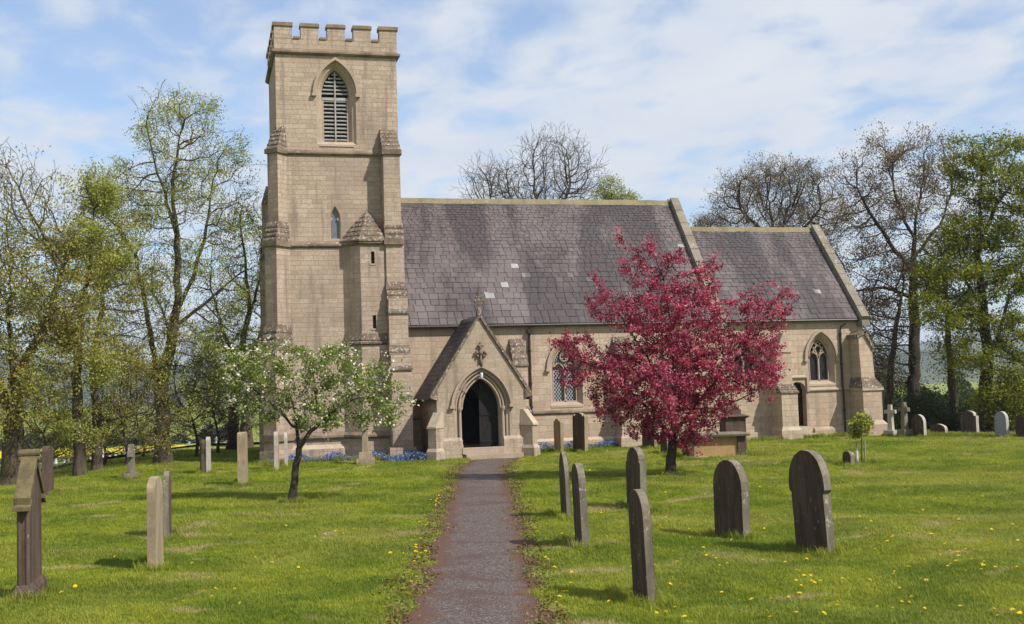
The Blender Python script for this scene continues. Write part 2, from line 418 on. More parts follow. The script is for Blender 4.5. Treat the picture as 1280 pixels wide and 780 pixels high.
def mat_path():
    m, nt, out = new_mat('worn tarmac path')
    P = coords(nt, 'Position')
    L = nt.links.new
    v = nd(nt, 'ShaderNodeTexVoronoi', inp={'Scale': 52.0}); L(P, v.inputs['Vector'])
    n = noise(nt, P, 60, 3, 0.7)
    a = noise(nt, P, 1.1, 5, 0.6, 0.4)
    sp = nd(nt, 'ShaderNodeSeparateColor'); L(v.outputs['Color'], sp.inputs[0])
    r = ramp(nt, [(0, (0.055, 0.042, 0.037)), (0.5, (0.105, 0.081, 0.072)), (0.85, (0.155, 0.122, 0.11)), (1, (0.26, 0.215, 0.195))])
    L(sp.outputs[0], r.inputs[0])
    col = mixc(nt, maprange(nt, a, 0.48, 0.66, 0, 0.6), r.outputs[0], (0.085, 0.042, 0.034))
    col = mixc(nt, maprange(nt, n, 0.4, 0.7, 0, 0.4), col, (0.05, 0.04, 0.04))
    # worn reddish dirt and moss along both edges: follows the path's own width (uv.x)
    uv = nd(nt, 'ShaderNodeSeparateXYZ'); L(coords(nt, 'UV'), uv.inputs[0])
    e = mathn(nt, 'ABSOLUTE', mathn(nt, 'SUBTRACT', uv.outputs[0], 0.5), 0)
    e = mathn(nt, 'ADD', e, mathn(nt, 'MULTIPLY', mathn(nt, 'SUBTRACT', noise(nt, P, 1.8, 5, 0.65), 0.5), 0.5))
    col = mixc(nt, maprange(nt, e, 0.24, 0.40, 0, 0.85), col, (0.11, 0.055, 0.036))
    h = mathn(nt, 'ADD', v.outputs['Distance'], n)
    finish(nt, out, col, 0.9, h, 0.6, 0.012, 0.2)
    return m
M['path'] = mat_path()
def mat_field(name, c1, c2, sc=0.05):
    m, nt, out = new_mat(name)
    P = coords(nt, 'Position')
    a = noise(nt, P, sc, 4, 0.6)
    b = noise(nt, P, 1.2, 4, 0.7)
    col = mixc(nt, maprange(nt, a, 0.35, 0.65), c1, c2)
    col = mixc(nt, maprange(nt, b, 0.4, 0.7, 0, 0.4), col, tuple(0.6*x for x in c1))
    finish(nt, out, col, 0.95, b, 0.5, 0.1, 0.05)
    return m
M['crop'] = mat_field('young crop', (0.035, 0.075, 0.03), (0.05, 0.095, 0.04))
M['meadow'] = mat_field('rough meadow', (0.07, 0.10, 0.035), (0.11, 0.13, 0.05))
M['rape'] = mat_field('yellow rapeseed', (0.62, 0.47, 0.02), (0.55, 0.45, 0.03))
M['hills'] = mat_field('distant hills', (0.055, 0.075, 0.045), (0.11, 0.12, 0.06), 0.006)

# ------------------------------------------------------------------ mesh builder
class MB:
    def __init__(self):
        self.v, self.f, self.m, self.t = [], [], [], []
    def quad(self, a, b, c, d, mi=0, t=0.5):
        i = len(self.v); self.v += [a, b, c, d]; self.f.append((i, i+1, i+2, i+3)); self.m.append(mi); self.t.append(t)
    def poly(self, pts, mi=0, t=0.5):
        i = len(self.v); self.v += list(pts); self.f.append(tuple(range(i, i+len(pts)))); self.m.append(mi); self.t.append(t)
    def mesh(self, vs, fs, mi=0, t=0.5):
        i = len(self.v); self.v += list(vs)
        for f in fs:
            self.f.append(tuple(i+k for k in f)); self.m.append(mi); self.t.append(t)
    def hexa(self, lo, hi, mi=0, t=0.5):
        """lo, hi: 4 points each, counter-clockwise seen from the hi side"""
        vs = list(lo)+list(hi)
        self.mesh(vs, [(3, 2, 1, 0), (4, 5, 6, 7), (0, 1, 5, 4), (1, 2, 6, 5), (2, 3, 7, 6), (3, 0, 4, 7)], mi, t)
    def box(self, x0, x1, y0, y1, z0, z1, mi=0, t=0.5):
        self.hexa([(x0, y0, z0), (x1, y0, z0), (x1, y1, z0), (x0, y1, z0)], [(x0, y0, z1), (x1, y0, z1), (x1, y1, z1), (x0, y1, z1)], mi, t)
    def prism(self, outer, holes, fr, d0, d1, mi=0, caps=(True, True), side_mi=None):
        """outline in (u,v) extruded along w between d0 and d1; fr = (origin, U, V, W)"""
        O, U, V, W = [Vector(x) for x in fr]
        P = lambda u, v, d: tuple(O+U*u+V*v+W*d)
        loops = [outer]+list(holes)
        pts, edges = [], []
        for lp in loops:
            b = len(pts); n = len(lp); pts += [Vector(p) for p in lp]
            edges += [(b+i, b+(i+1) % n) for i in range(n)]
        if holes:
            r = delaunay_2d_cdt(pts, edges, [], 2, 1e-5)
            pv, pf = [tuple(p) for p in r[0]], r[2]
            # keep only faces inside the outline and outside the holes
            def inside(q, lp):
                c = False; n = len(lp)
                for i in range(n):
                    (x1, y1), (x2, y2) = lp[i], lp[(i+1) % n]
                    if (y1 > q[1]) != (y2 > q[1]) and q[0] < (x2-x1)*(q[1]-y1)/(y2-y1)+x1:
                        c = not c
                return c
            keep = []
            for f in pf:
                q = (sum(pv[i][0] for i in f)/len(f), sum(pv[i][1] for i in f)/len(f))
                if inside(q, outer) and not any(inside(q, h) for h in holes):
                    keep.append(f)
            pf = keep
        else:
            from mathutils.geometry import tessellate_polygon
            pv = [tuple(p) for p in outer]
            pf = [tuple(f) for f in tessellate_polygon([[Vector((p[0], p[1], 0)) for p in outer]])]
        def area(f):
            return sum(pv[f[i]][0]*pv[f[(i+1) % len(f)]][1]-pv[f[(i+1) % len(f)]][0]*pv[f[i]][1] for i in range(len(f)))
        hand = U.cross(V).dot(W)
        for which, d in ((0, d0), (1, d1)):
            if not caps[which]:
                continue
            fs = []
            for f in pf:
                f = list(f)
                ccw = area(f) > 0
                want = (hand > 0) == (which == 1)
                fs.append(f if ccw == want else f[::-1])
            self.mesh([P(p[0], p[1], d) for p in pv], fs, mi)
        for k, lp in enumerate(loops):
            n = len(lp)
            a = sum(lp[i][0]*lp[(i+1) % n][1]-lp[(i+1) % n][0]*lp[i][1] for i in range(n))
            flip = ((a > 0) == (k == 0)) == (hand > 0)
            for i in range(n):
                p, q = lp[i], lp[(i+1) % n]
                A, B, C_, D_ = P(*p, d0), P(*q, d0), P(*q, d1), P(*p, d1)
                if flip:
                    self.quad(A, B, C_, D_, mi if side_mi is None else side_mi)
                else:
                    self.quad(D_, C_, B, A, mi if side_mi is None else side_mi)
    def loft(self, l0, l1, fr0, d0, d1, mi=0, closed=True):
        """skin between two 2D loops of equal length at depths d0,d1"""
        O, U, V, W = [Vector(x) for x in fr0]
        P = lambda p, d: tuple(O+U*p[0]+V*p[1]+W*d)
        n = len(l0)
        for i in range(n if closed else n-1):
            j = (i+1) % n
            self.quad(P(l0[i], d0), P(l1[i], d1), P(l1[j], d1), P(l0[j], d0), mi)
    def tube(self, pts, rad, k=8, mi=0, cap=True):
        pts = [Vector(p) for p in pts]
        rad = rad if hasattr(rad, '__len__') else [rad]*len(pts)
        rings = []
        for i, p in enumerate(pts):
            d = (pts[min(i+1, len(pts)-1)]-pts[max(i-1, 0)]).normalized()
            a = d.cross(Vector((0, 0, 1)) if abs(d.z) < 0.9 else Vector((1, 0, 0))).normalized(); b = d.cross(a)
            rings.append([tuple(p+(a*math.cos(2*math.pi*j/k)+b*math.sin(2*math.pi*j/k))*rad[i]) for j in range(k)])
        vs = sum(rings, []); fs = []
        for i in range(len(pts)-1):
            for j in range(k):
                fs.append((i*k+j, (i+1)*k+j, (i+1)*k+(j+1) % k, i*k+(j+1) % k))
        if cap:
            fs.append(tuple(range(k))); fs.append(tuple((len(pts)-1)*k+j for j in range(k))[::-1])
        self.mesh(vs, fs, mi)
    def bar(self, pts, wd, fr, d0, d1, mi=0):
        """flat bar of width wd following a polyline in the (u,v) plane, extruded d0..d1"""
        n = len(pts); L_, R_ = [], []
        for i, p in enumerate(pts):
            a, b = pts[max(i-1, 0)], pts[min(i+1, n-1)]
            dx, dy = b[0]-a[0], b[1]-a[1]; l = math.hypot(dx, dy) or 1
            L_.append((p[0]-dy/l*wd/2, p[1]+dx/l*wd/2)); R_.append((p[0]+dy/l*wd/2, p[1]-dx/l*wd/2))
        self.prism(L_+R_[::-1], [], fr, d0, d1, mi)
    def build(self, name, mats, parent=None, bevel=0, smooth=False):
        me = bpy.data.meshes.new(name)
        me.from_pydata([tuple(p) for p in self.v], [], self.f)
        if not isinstance(mats, (list, tuple)):
            mats = [mats]
        for m_ in mats:
            me.materials.append(m_)
        me.polygons.foreach_set('material_index', self.m)
        at_ = me.attributes.new('tint', 'FLOAT', 'FACE'); at_.data.foreach_set('value', self.t)
        # uv in metres along each face
        uvl = me.uv_layers.new(name='UVMap')
        me.update()
        uv = np.zeros(len(me.loops)*2)
        for p in me.polygons:
            n = p.normal
            if abs(n.z) > 0.97:
                T, B = Vector((1, 0, 0)), Vector((0, 1, 0))
            else:
                T = Vector((0, 0, 1)).cross(n).normalized(); B = n.cross(T)
            for li in p.loop_indices:
                c = me.vertices[me.loops[li].vertex_index].co
                uv[2*li] = c.dot(T); uv[2*li+1] = c.dot(B) if abs(n.z) > 0.3 else c.z
        uvl.data.foreach_set('uv', uv)
        if smooth:
            me.polygons.foreach_set('use_smooth', [True]*len(me.polygons))
        if bevel:
            bm = bmesh.new(); bm.from_mesh(me)
            bmesh.ops.remove_doubles(bm, verts=bm.verts, dist=0.0005)
            eds = [e for e in bm.edges if len(e.link_faces) == 2 and e.calc_face_angle(0) > 0.5]
            bmesh.ops.bevel(bm, geom=eds, offset=bevel, segments=2, affect='EDGES', profile=0.6, clamp_overlap=True)
            bm.to_mesh(me); bm.free()
        o = bpy.data.objects.new(name, me)
        COL.objects.link(o)
        if parent is not None:
            o.parent = parent
        return o

def tag(o, label=None, cat=None, group=None, kind=None):
    if label: o['label'] = label
    if cat: o['category'] = cat
    if group: o['group'] = group
    if kind: o['kind'] = kind
    return o
def empty(name, loc=(0, 0, 0), rz=0.0):
    o = bpy.data.objects.new(name, None)
    o.empty_display_size = 0.3
    COL.objects.link(o)
    o.location = loc; o.rotation_euler = (0, 0, rz)
    return o
def fast_mesh(name, V, F, mats, mi=None, tint=None, parent=None, smooth=False):
    """numpy mesh of all-quads or all-tris"""
    me = bpy.data.meshes.new(name)
    k = F.shape[1]
    me.vertices.add(len(V)); me.vertices.foreach_set('co', np.ascontiguousarray(V, dtype=np.float32).ravel())
    me.loops.add(F.size); me.loops.foreach_set('vertex_index', np.ascontiguousarray(F, dtype=np.int32).ravel())
    me.polygons.add(len(F)); me.polygons.foreach_set('loop_start', np.arange(0, F.size, k, dtype=np.int32))
    me.update(calc_edges=True)
    for m_ in (mats if isinstance(mats, (list, tuple)) else [mats]):
        me.materials.append(m_)
    if mi is not None:
        me.polygons.foreach_set('material_index', np.ascontiguousarray(mi, dtype=np.int32))
    if tint is not None:
        a = me.attributes.new('tint', 'FLOAT', 'FACE'); a.data.foreach_set('value', np.ascontiguousarray(tint, dtype=np.float32))
    if smooth:
        me.polygons.foreach_set('use_smooth', np.ones(len(F), dtype=bool))
    o = bpy.data.objects.new(name, me); COL.objects.link(o)
    if parent is not None: o.parent = parent
    return o

# ------------------------------------------------------------------ terrain
PLATEAU = [(-60, -80), (-34, -28), (-14.6, -7.3), (-11.6, -0.5), (-9.6, 6), (-8, 18), (19, 20), (18.3, 3.0), (19.6, -0.6), (32, -9), (60, -80)]
def sdf_out(X, Y):
    """distance outside the churchyard knoll (0 inside)"""
    P = np.stack([X, Y], -1); n = len(PLATEAU)
    dmin = np.full(X.shape, 1e9); ins = np.zeros(X.shape, bool)
    for i in range(n):
        a = np.array(PLATEAU[i], float); b = np.array(PLATEAU[(i+1) % n], float)
        ab = b-a; t = np.clip(((P-a)@ab)/(ab@ab), 0, 1)
        d = np.linalg.norm(P-a-t[..., None]*ab, axis=-1); dmin = np.minimum(dmin, d)
        c = ((a[1] > Y) != (b[1] > Y)) & (X < (b[0]-a[0])*(Y-a[1])/((b[1]-a[1]) or 1e-9)+a[0])
        ins ^= c
    return np.where(ins, 0.0, dmin)
def terrain(X, Y):
    X = np.asarray(X, float); Y = np.asarray(Y, float)
    s = sdf_out(X, Y)
    s2 = np.where(s < 3, s*s/6, s-1.5)
    z = -9.5*(1-np.exp(-s2/75))
    und = 0.045*np.sin(X*0.55+1.3)*np.sin(Y*0.42+0.4)+0.03*np.sin(X*1.3+Y*0.9)*np.sin(Y*1.1-X*0.3)+0.015*np.sin(X*2.7+1)*np.sin(Y*2.3)
    near_wall = np.clip((np.maximum(np.maximum(-8-X, X-18), np.maximum(-1.5-Y, Y-13)))/3, 0, 1)
    pathd = np.clip((np.abs((X-0.35)-(Y)*0.252)-1.0)/1.5, 0, 1)
    far = np.clip((s-30)/100, 0, 1)
    z = z + und*near_wall*np.where(Y < 5, pathd, 1)*1.0 + far*0.8*np.sin(X*0.013)*np.sin(Y*0.017+1)
    return z
def tz(x, y):
    return float(terrain(np.array([x]), np.array([y]))[0])
def spread(lo, hi, step, far, k=1.22):
    a = list(np.arange(lo, hi+1e-6, step)); s = step
    up = [a[-1]]
    while up[-1] < far: s *= k; up.append(up[-1]+s)
    s = step; dn = [a[0]]
    while dn[-1] > -far: s *= k; dn.append(dn[-1]-s)
    return np.array(dn[:0:-1]+a+up[1:])
def grid_sheet(name, xs, ys, mat, dz=0.0, kind='structure', zfun=terrain):
    X, Y = np.meshgrid(xs, ys, indexing='ij'); Z = zfun(X, Y)+dz
    V = np.stack([X, Y, Z], -1).reshape(-1, 3); nx, ny = len(xs), len(ys)
    i, j = np.meshgrid(np.arange(nx-1), np.arange(ny-1), indexing='ij')
    a = (i*ny+j).ravel()
    F = np.stack([a, a+ny, a+ny+1, a+1], -1)
    o = fast_mesh(name, V, F, mat, smooth=True)
    o['kind'] = kind
    return o
ground = grid_sheet('ground', spread(-34, 40, 0.4, 3300), spread(-42, 40, 0.4, 3300), M['lawn'])
ground['label'] = 'mown churchyard lawn with dry patches falling away to the fields'

def drape(name, poly, step, mat, dz, uvw=None):
    pass
# far fields, seen in strips under the trees on both sides
def far_field(name, a0, a1, r0, r1, mat, dz, label):
    th = np.radians(np.linspace(a0, a1, 40)); rr = np.linspace(r0, r1, 14)
    T, Q = np.meshgrid(th, rr, indexing='ij')
    X = CAM[0]+np.sin(T)*Q; Y = CAM[1]+np.cos(T)*Q; Z = terrain(X, Y)+dz
    V = np.stack([X, Y, Z], -1).reshape(-1, 3); ny = len(rr)
    i, j = np.meshgrid(np.arange(len(th)-1), np.arange(ny-1), indexing='ij'); a = (i*ny+j).ravel()
    F = np.stack([a, a+1, a+ny+1, a+ny], -1)
    o = fast_mesh(name, V, F[:, ::-1], mat, smooth=True); o['kind'] = 'structure'; o['label'] = label
far_field('meadow', -30, 60, 57, 132, M['meadow'], 0.12, 'rough pale green meadow below the churchyard')
far_field('crop_field', -30, 60, 132.5, 196, M['crop'], 0.15, 'dark green young crop field beyond the meadow')
far_field('rapeseed_field', -16, 6, 214, 252, M['rape'], 0.5, 'bright yellow rapeseed field in flower seen below the trees')
def far_ridge(name, dist, th0, th1, base, amp, seed, mat):
    r_ = np.random.default_rng(seed)
    n = 160; th = np.radians(np.linspace(th0, th1, n))
    ph = r_.random(6)*6.28
    h = base+amp*(0.5*np.sin(th*9+ph[0])+0.3*np.sin(th*23+ph[1])+0.2*np.sin(th*57+ph[2])+0.08*np.sin(th*151+ph[3]))
    rows = []
    for k, (dd, hh) in enumerate(((-0.22, 0.0), (-0.12, 0.45), (-0.05, 0.85), (0, 1.0), (0.12, 0.8), (0.35, 0.0))):
        q = dist*(1+dd); X = CAM[0]+np.sin(th)*q; Y = CAM[1]+np.cos(th)*q
        rows.append(np.stack([X, Y, -10.5+h*hh], -1))
    V = np.concatenate(rows); F = []
    for k in range(len(rows)-1):
        a = np.arange(n-1)+k*n; F.append(np.stack([a, a+1, a+1+n, a+n], -1))
    o = fast_mesh(name, V, np.concatenate(F), mat, smooth=True); o['kind'] = 'structure'
    return o
far_ridge('hills', 1500, -40, 70, 36, 22, 3, M['hills'])['label'] = 'distant blue wooded hills on the horizon'
far_ridge('hills', 2900, -40, 70, 105, 45, 5, M['hills'])['label'] = 'farthest pale hills on the horizon'

# path
PC = [(-10.6, -42.0), (-6.2, -26.6), (-4.35, -18.8), (-1.02, -4.45), (0.25, -0.9), (0.36, -0.52)]
PW = [1.62, 1.5, 1.52, 1.45, 1.75, 1.8]
def path_pt(s):
    s = max(0, min(len(PC)-1.0001, s)); i = int(s); f = s-i
    a, b = PC[i], PC[i+1]
    return a[0]+(b[0]-a[0])*f, a[1]+(b[1]-a[1])*f, PW[i]+(PW[i+1]-PW[i])*f
def path_center(y):
    ys = [p[1] for p in PC]; xs = [p[0] for p in PC]
    return np.interp(y, ys, xs), np.interp(y, ys, PW)
def build_path():
    V, F, UV = [], [], []
    ys = np.arange(-42, -0.51, 0.25); K = 9
    for y in ys:
        cx, wd = path_center(y)
        for k in range(K):
            u = k/(K-1)
            jit = 0.07*math.sin(y*3.1+u*9)*(1 if k in (0, K-1) else 0)
            x = cx+(u-0.5)*wd+jit
            yy = y-0.25*(u-0.5)*wd*0.9*min(1, max(0, (-1.5-y)/2))
            V.append((x, yy, tz(x, yy)+0.012+0.012*(1-(2*u-1)**2)))
            UV.append((u, y))
    for i in range(len(ys)-1):
        for k in range(K-1):
            F.append((i*K+k, i*K+k+1, (i+1)*K+k+1, (i+1)*K+k))
    me = bpy.data.meshes.new('path'); me.from_pydata(V, [], F); me.materials.append(M['path'])
    uv = me.uv_layers.new(name='UVMap')
    for l in me.loops: uv.data[l.index].uv = UV[l.vertex_index]
    me.polygons.foreach_set('use_smooth', [True]*len(F))
    o = bpy.data.objects.new('path', me); COL.objects.link(o); o['kind'] = 'structure'; o['label'] = 'worn reddish grey tarmac path leading to the church porch'
build_path()

# ------------------------------------------------------------------ church
def arc_pts(cx, w_, zs, h, o=0.0, n=14):
    """pointed arch from left spring to right spring, offset o outwards"""
    Rr = (w_*w_+h*h)/(2*w_); c = Rr-w_
    Ro = Rr+o
    top = math.acos(min(1, max(-1, c/Ro)))
    left = [(cx+c-Ro*math.cos(top*i/n), zs+Ro*math.sin(top*i/n)) for i in range(n+1)]
    right = [(2*cx-x, z) for x, z in left[::-1][1:]]
    return left+right
def arch_loop(cx, w_, z0, zs, h, o=0.0, n=14, ob=None):
    """closed loop, counter-clockwise starting bottom left"""
    ob = 0.0 if ob is None else ob
    a = arc_pts(cx, w_, zs, h, o, n)
    return [(cx-w_-o, z0-ob), (cx+w_+o, z0-ob)]+a[::-1]
def south(y):          # frame for a wall facing south at y: u = x, v = z, w = into the wall
    return ((0, y, 0), (1, 0, 0), (0, 0, 1), (0, 1, 0))
def hood(mb, fr, cx, w_, zs, h, o0, o1, proud, mi=0, drop=0.0, stops=True):
    a0 = arc_pts(cx, w_, zs, h, o0); a1 = arc_pts(cx, w_, zs, h, o1)
    if drop:
        a0 = [(a0[0][0], zs-drop)]+a0+[(a0[-1][0], zs-drop)]; a1 = [(a1[0][0], zs-drop)]+a1+[(a1[-1][0], zs-drop)]
    mb.prism(a1+a0[::-1], [], fr, -proud, 0.002, mi)
    if stops:
        for s in (-1, 1):
            x = cx+s*(w_+0.5*(o0+o1)); wd = (o1-o0)*0.9
            mb.prism([(x-wd, zs-drop-0.09), (x+wd, zs-drop-0.09), (x+wd*1.1, zs-drop), (x-wd*1.1, zs-drop)], [], fr, -proud-0.03, 0.002, mi)

church = empty('church', (0, 0, 0))
tag(church, 'stone village church with a crenellated west tower, slate roofs and gabled porch', 'church')

def string_course(parent, pts2, zt, hh, proud, mat, name='string_course'):
    """moulding following plan points (outer faces to the right of travel): sloping top, small drip"""
    mb = MB()
    n = len(pts2)
    P = [Vector((p[0], p[1], 0)) for p in pts2]
    offs = []
    for i in range(n):
        def nrm(a, b):
            d = (b-a).normalized(); return Vector((d.y, -d.x, 0))
        if i == 0: nn = nrm(P[0], P[1]); k = 1
        elif i == n-1: nn = nrm(P[-2], P[-1]); k = 1
        else:
            n1, n2 = nrm(P[i-1], P[i]), nrm(P[i], P[i+1]); nn = (n1+n2).normalized(); k = 1/max(0.35, nn.dot(n1))
        offs.append(nn*k)
    prof = [(-0.03, zt), (0.0, zt), (proud, zt-hh*0.45), (proud, zt-hh*0.72), (proud*0.35, zt-hh), (-0.03, zt-hh)]
    rows = [[tuple(P[i]+offs[i]*d+Vector((0, 0, z))) for d, z in prof] for i in range(n)]
    for i in range(n-1):
        for k in range(len(prof)-1):
            mb.quad(rows[i][k], rows[i][k+1], rows[i+1][k+1], rows[i+1][k])
    mb.poly(rows[0]); mb.poly(rows[-1][::-1])
    return mb.build(name, mat, parent)

def stepped_slope(mb, xs0, xs1, y0, y1, z0, z1, steps, mi, over=0.06):
    """weathered offset: courses climbing from (y0,z0) front to (y1,z1) back; xs0/xs1 = (left,right) at bottom and top"""
    for i in range(steps):
        f0, f1 = i/steps, (i+1)/steps
        ya, yb = y0+(y1-y0)*f0, y0+(y1-y0)*f1
        za, zb = z0+(z1-z0)*f0, z0+(z1-z0)*f1
        la, lb = xs0[0]+(xs1[0]-xs0[0])*f0, xs0[0]+(xs1[0]-xs0[0])*f1
        ra, rb = xs0[1]+(xs1[1]-xs0[1])*f0, xs0[1]+(xs1[1]-xs0[1])*f1
        jj = random.uniform(-0.006, 0.006)
        lo = [(la-over*0.6+jj, ya-over, za-0.045), (ra+over*0.6+jj, ya-over, za-0.045), (ra+over*0.6, y1+0.05, za-0.045), (la-over*0.6, y1+0.05, za-0.045)]
        hi = [(lb-over*0.3, yb-over*0.2, zb+0.005), (rb+over*0.3, yb-over*0.2, zb+0.005), (rb+over*0.3, y1+0.05, zb+0.005), (lb-over*0.3, y1+0.05, zb+0.005)]
        # front edge lip
        lo2 = [(p[0], p[1], za+0.01) if k < 2 else (p[0], p[1], za+0.01) for k, p in enumerate(lo)]
        mb.hexa(lo, lo2, mi); mb.hexa(lo2, hi, mi)

TX0, TX1, TY0, TY1 = -6.41, -2.17, 2.5, 6.75
def build_tower():
    mb = MB()
    louv = arch_loop(-4.34, 0.475, 11.15, 12.78, 0.92, 0.22, ob=0.16)
    lanc = arch_loop(-4.455, 0.15, 7.69, 8.35, 0.42, 0.04, 10, 0.03)
    fr = south(TY0)
    mb.prism([(TX0, -0.2), (TX1, -0.2), (TX1, 14.3), (TX0, 14.3)], [louv, lanc], fr, 0, 0.6)
    mb.box(TX0, TX0+0.6, TY0+0.602, TY1-0.602, -0.2, 14.3)
    mb.box(TX1-0.6, TX1, TY0+0.602, TY1-0.602, -0.2, 14.3)
    mb.box(TX0, TX1, TY1-0.6, TY1, -0.2, 14.3)
    mb.box(TX0+0.61, TX1-0.61, TY0+0.61, TY1-0.61, 14.0, 14.2)
    mb.box(TX0+0.61, TX1-0.61, TY0+0.61, TY1-0.61, 10.6, 10.75)
    t = mb.build('tower', M['tower_stone'], church)
    # parapet with merlons on four sides
    pb = MB()
    pz0, pzc, pzt = 14.32, 14.70, 15.24
    ex = 0.03
    x0, x1, y0, y1 = TX0-ex, TX1+ex, TY0-ex, TY1+ex
    def side(O, U, W, L):
        g = 0.30; mw = (L-4*g)/5.0
        def bx(u0, u1, d0, d1, z0, z1, mi):
            P = lambda u, d, z: tuple(Vector(O)+Vector(U)*u+Vector(W)*d+Vector((0, 0, z)))
            pts = [P(u0, d0, z0), P(u1, d0, z0), P(u1, d1, z0), P(u0, d1, z0)]
            pb.hexa(pts, [(p[0], p[1], z1) for p in pts], mi)
        e = 0.38
        bx(e, L-e, 0, 0.36, pz0, pzc, 0)
        for k in range(5):
            u0 = k*(mw+g); u1 = u0+mw
            if k == 0: continue
            bx(u0, u1, 0, 0.36, pzc+(0.002 if k < 4 else -0.4), pzt-0.1, 0) if k < 4 else None
            if k < 4:
                bx(u0-0.03, u1+0.03, -0.05, 0.41, pzt-0.1, pzt, 1)
                # bevelled coping top
                P = lambda u, d, z: tuple(Vector(O)+Vector(U)*u+Vector(W)*d+Vector((0, 0, z)))
                pb.hexa([P(u0-0.03, -0.05, pzt), P(u1+0.03, -0.05, pzt), P(u1+0.03, 0.41, pzt), P(u0-0.03, 0.41, pzt)],
                        [P(u0, 0.1, pzt+0.07), P(u1, 0.1, pzt+0.07), P(u1, 0.26, pzt+0.07), P(u0, 0.26, pzt+0.07)], 1)
        for k in range(4):
            u0 = k*(mw+g)+mw
            bx(u0+0.032, u0+g-0.032, -0.04, 0.40, pzc+0.002, pzc+0.085, 1)
        return mw
    Lx, Ly = x1-x0, y1-y0
    side((x0, y0, 0), (1, 0, 0), (0, 1, 0), Lx)
    side((x1, y1, 0), (-1, 0, 0), (0, -1, 0), Lx)
    mwx = (Lx-1.2)/5
    side((x0, y1, 0), (0, -1, 0), (1, 0, 0), Ly)
    side((x1, y0, 0), (0, 1, 0), (-1, 0, 0), Ly)
    mwy = (Ly-1.2)/5
    # L-shaped corner merlons
    for (cx, cy, sx, sy) in ((x0, y0, 1, 1), (x1, y0, -1, 1), (x0, y1, 1, -1), (x1, y1, -1, -1)):
        def bx2(ax, bx_, ay, by, z0, z1, mi):
            xa, xb = sorted((cx+sx*ax, cx+sx*bx_)); ya, yb = sorted((cy+sy*ay, cy+sy*by))
            pb.box(xa, xb, ya, yb, z0, z1, mi)
        bx2(0, 0.378, 0, 0.378, pz0, pzc, 0); bx2(0, mwx, 0, 0.358, pzc+0.002, pzt-0.1, 0); bx2(0, 0.358, 0.36, mwy, pzc+0.002, pzt-0.1, 0)
        bx2(-0.05, mwx+0.03, -0.05, 0.41, pzt-0.1, pzt+0.03, 1); bx2(-0.05, 0.41, 0.412, mwy+0.03, pzt-0.1, pzt+0.03, 1)
    pb.build('parapet', [M['tower_stone'], M['string']], t, bevel=0.008)
    ring = [(TX0, TY1), (TX0, TY0), (TX1, TY0), (TX1, TY1)]
    string_course(t, ring, 14.36, 0.22, 0.13, M['string'])
    string_course(t, ring, 10.80, 0.2, 0.09, M['string'])
    string_course(t, [(TX0, TY1), (TX0, TY0), (-4.2, TY0)], 7.56, 0.2, 0.09, M['string'])
    # quiet plinth band
    string_course(t, [(TX0, TY1), (TX0, TY0), (-2.8, TY0)], 0.97, 0.24, 0.12, M['string'])
    b = MB(); b.box(TX0-0.12, TX1, TY0-0.12, TY1+0.1, -0.2, 0.42); b.hexa([(TX0-0.12, TY0-0.12, 0.42), (TX1, TY0-0.12, 0.42), (TX1, TY1+0.1, 0.42), (TX0-0.12, TY1+0.1, 0.42)],
        [(TX0-0.01, TY0-0.01, 0.56), (TX1, TY0-0.01, 0.56), (TX1, TY1, 0.56), (TX0-0.01, TY1, 0.56)], 1)
    b.build('plinth', [M['tower_stone'], M['trim_pale']], t)
    # louvred belfry window
    lb = MB()
    A = lambda o, ob: arch_loop(-4.34, 0.475, 11.15, 12.78, 0.92, o, ob=ob)
    lb.loft(A(0.22, 0.16), A(0.14, 0.06), fr, -0.004, 0.10, 0)
    lb.loft(A(0.14, 0.06), A(0.10, 0.03), fr, 0.10, 0.11, 0)
    lb.loft(A(0.10, 0.03), A(0.0, 0.0), fr, 0.11, 0.26, 0)
    lb.loft(A(0.0, 0.0), A(0.0, 0.0), fr, 0.26, 0.62, 0)
    hood(lb, fr, -4.34, 0.475, 12.78, 0.92, 0.24, 0.33, 0.10, 0)
    # broad sloping sill
    lb.hexa([(-4.34-0.6, TY0-0.03, 10.93), (-4.34+0.6, TY0-0.03, 10.93), (-4.34+0.6, TY0+0.3, 10.93), (-4.34-0.6, TY0+0.3, 10.93)],
            [(-4.34-0.6, TY0-0.025, 10.95), (-4.34+0.6, TY0-0.025, 10.95), (-4.34+0.52, TY0+0.3, 11.16), (-4.34-0.52, TY0+0.3, 11.16)], 0)
    # the lower lights are narrower than the head: jamb pieces
    lb.box(-4.815, -4.745, TY0+0.26, TY0+0.5, 11.15, 12.62, 0); lb.box(-3.935, -3.865, TY0+0.26, TY0+0.5, 11.15, 12.62, 0)
    lb.box(-4.365, -4.315, TY0+0.24, TY0+0.36, 11.15, 13.64, 1)
    lb.box(-4.80, -3.88, TY0+0.25, TY0+0.37, 12.62, 12.72, 1)
    z = 11.19
    def half(zz):
        if zz < 12.6: return 0.405
        Rr = (0.475**2+0.92**2)/(0.95); c = Rr-0.475
        d = max(0.0, zz-12.78)
        return min(0.475, math.sqrt(max(0, Rr*Rr-d*d))-c)
    while z < 13.52:
        hw = half(z+0.1)
        if hw > 0.06 and abs(z-12.66) > 0.06:
            lb.hexa([(-4.34-hw, TY0+0.27, z), (-4.34+hw, TY0+0.27, z), (-4.34+hw, TY0+0.40, z+0.075), (-4.34-hw, TY0+0.40, z+0.075)],
                    [(-4.34-hw, TY0+0.26, z+0.03), (-4.34+hw, TY0+0.26, z+0.03), (-4.34+hw, TY0+0.39, z+0.105), (-4.34-hw, TY0+0.39, z+0.105)], 1)
        z += 0.137
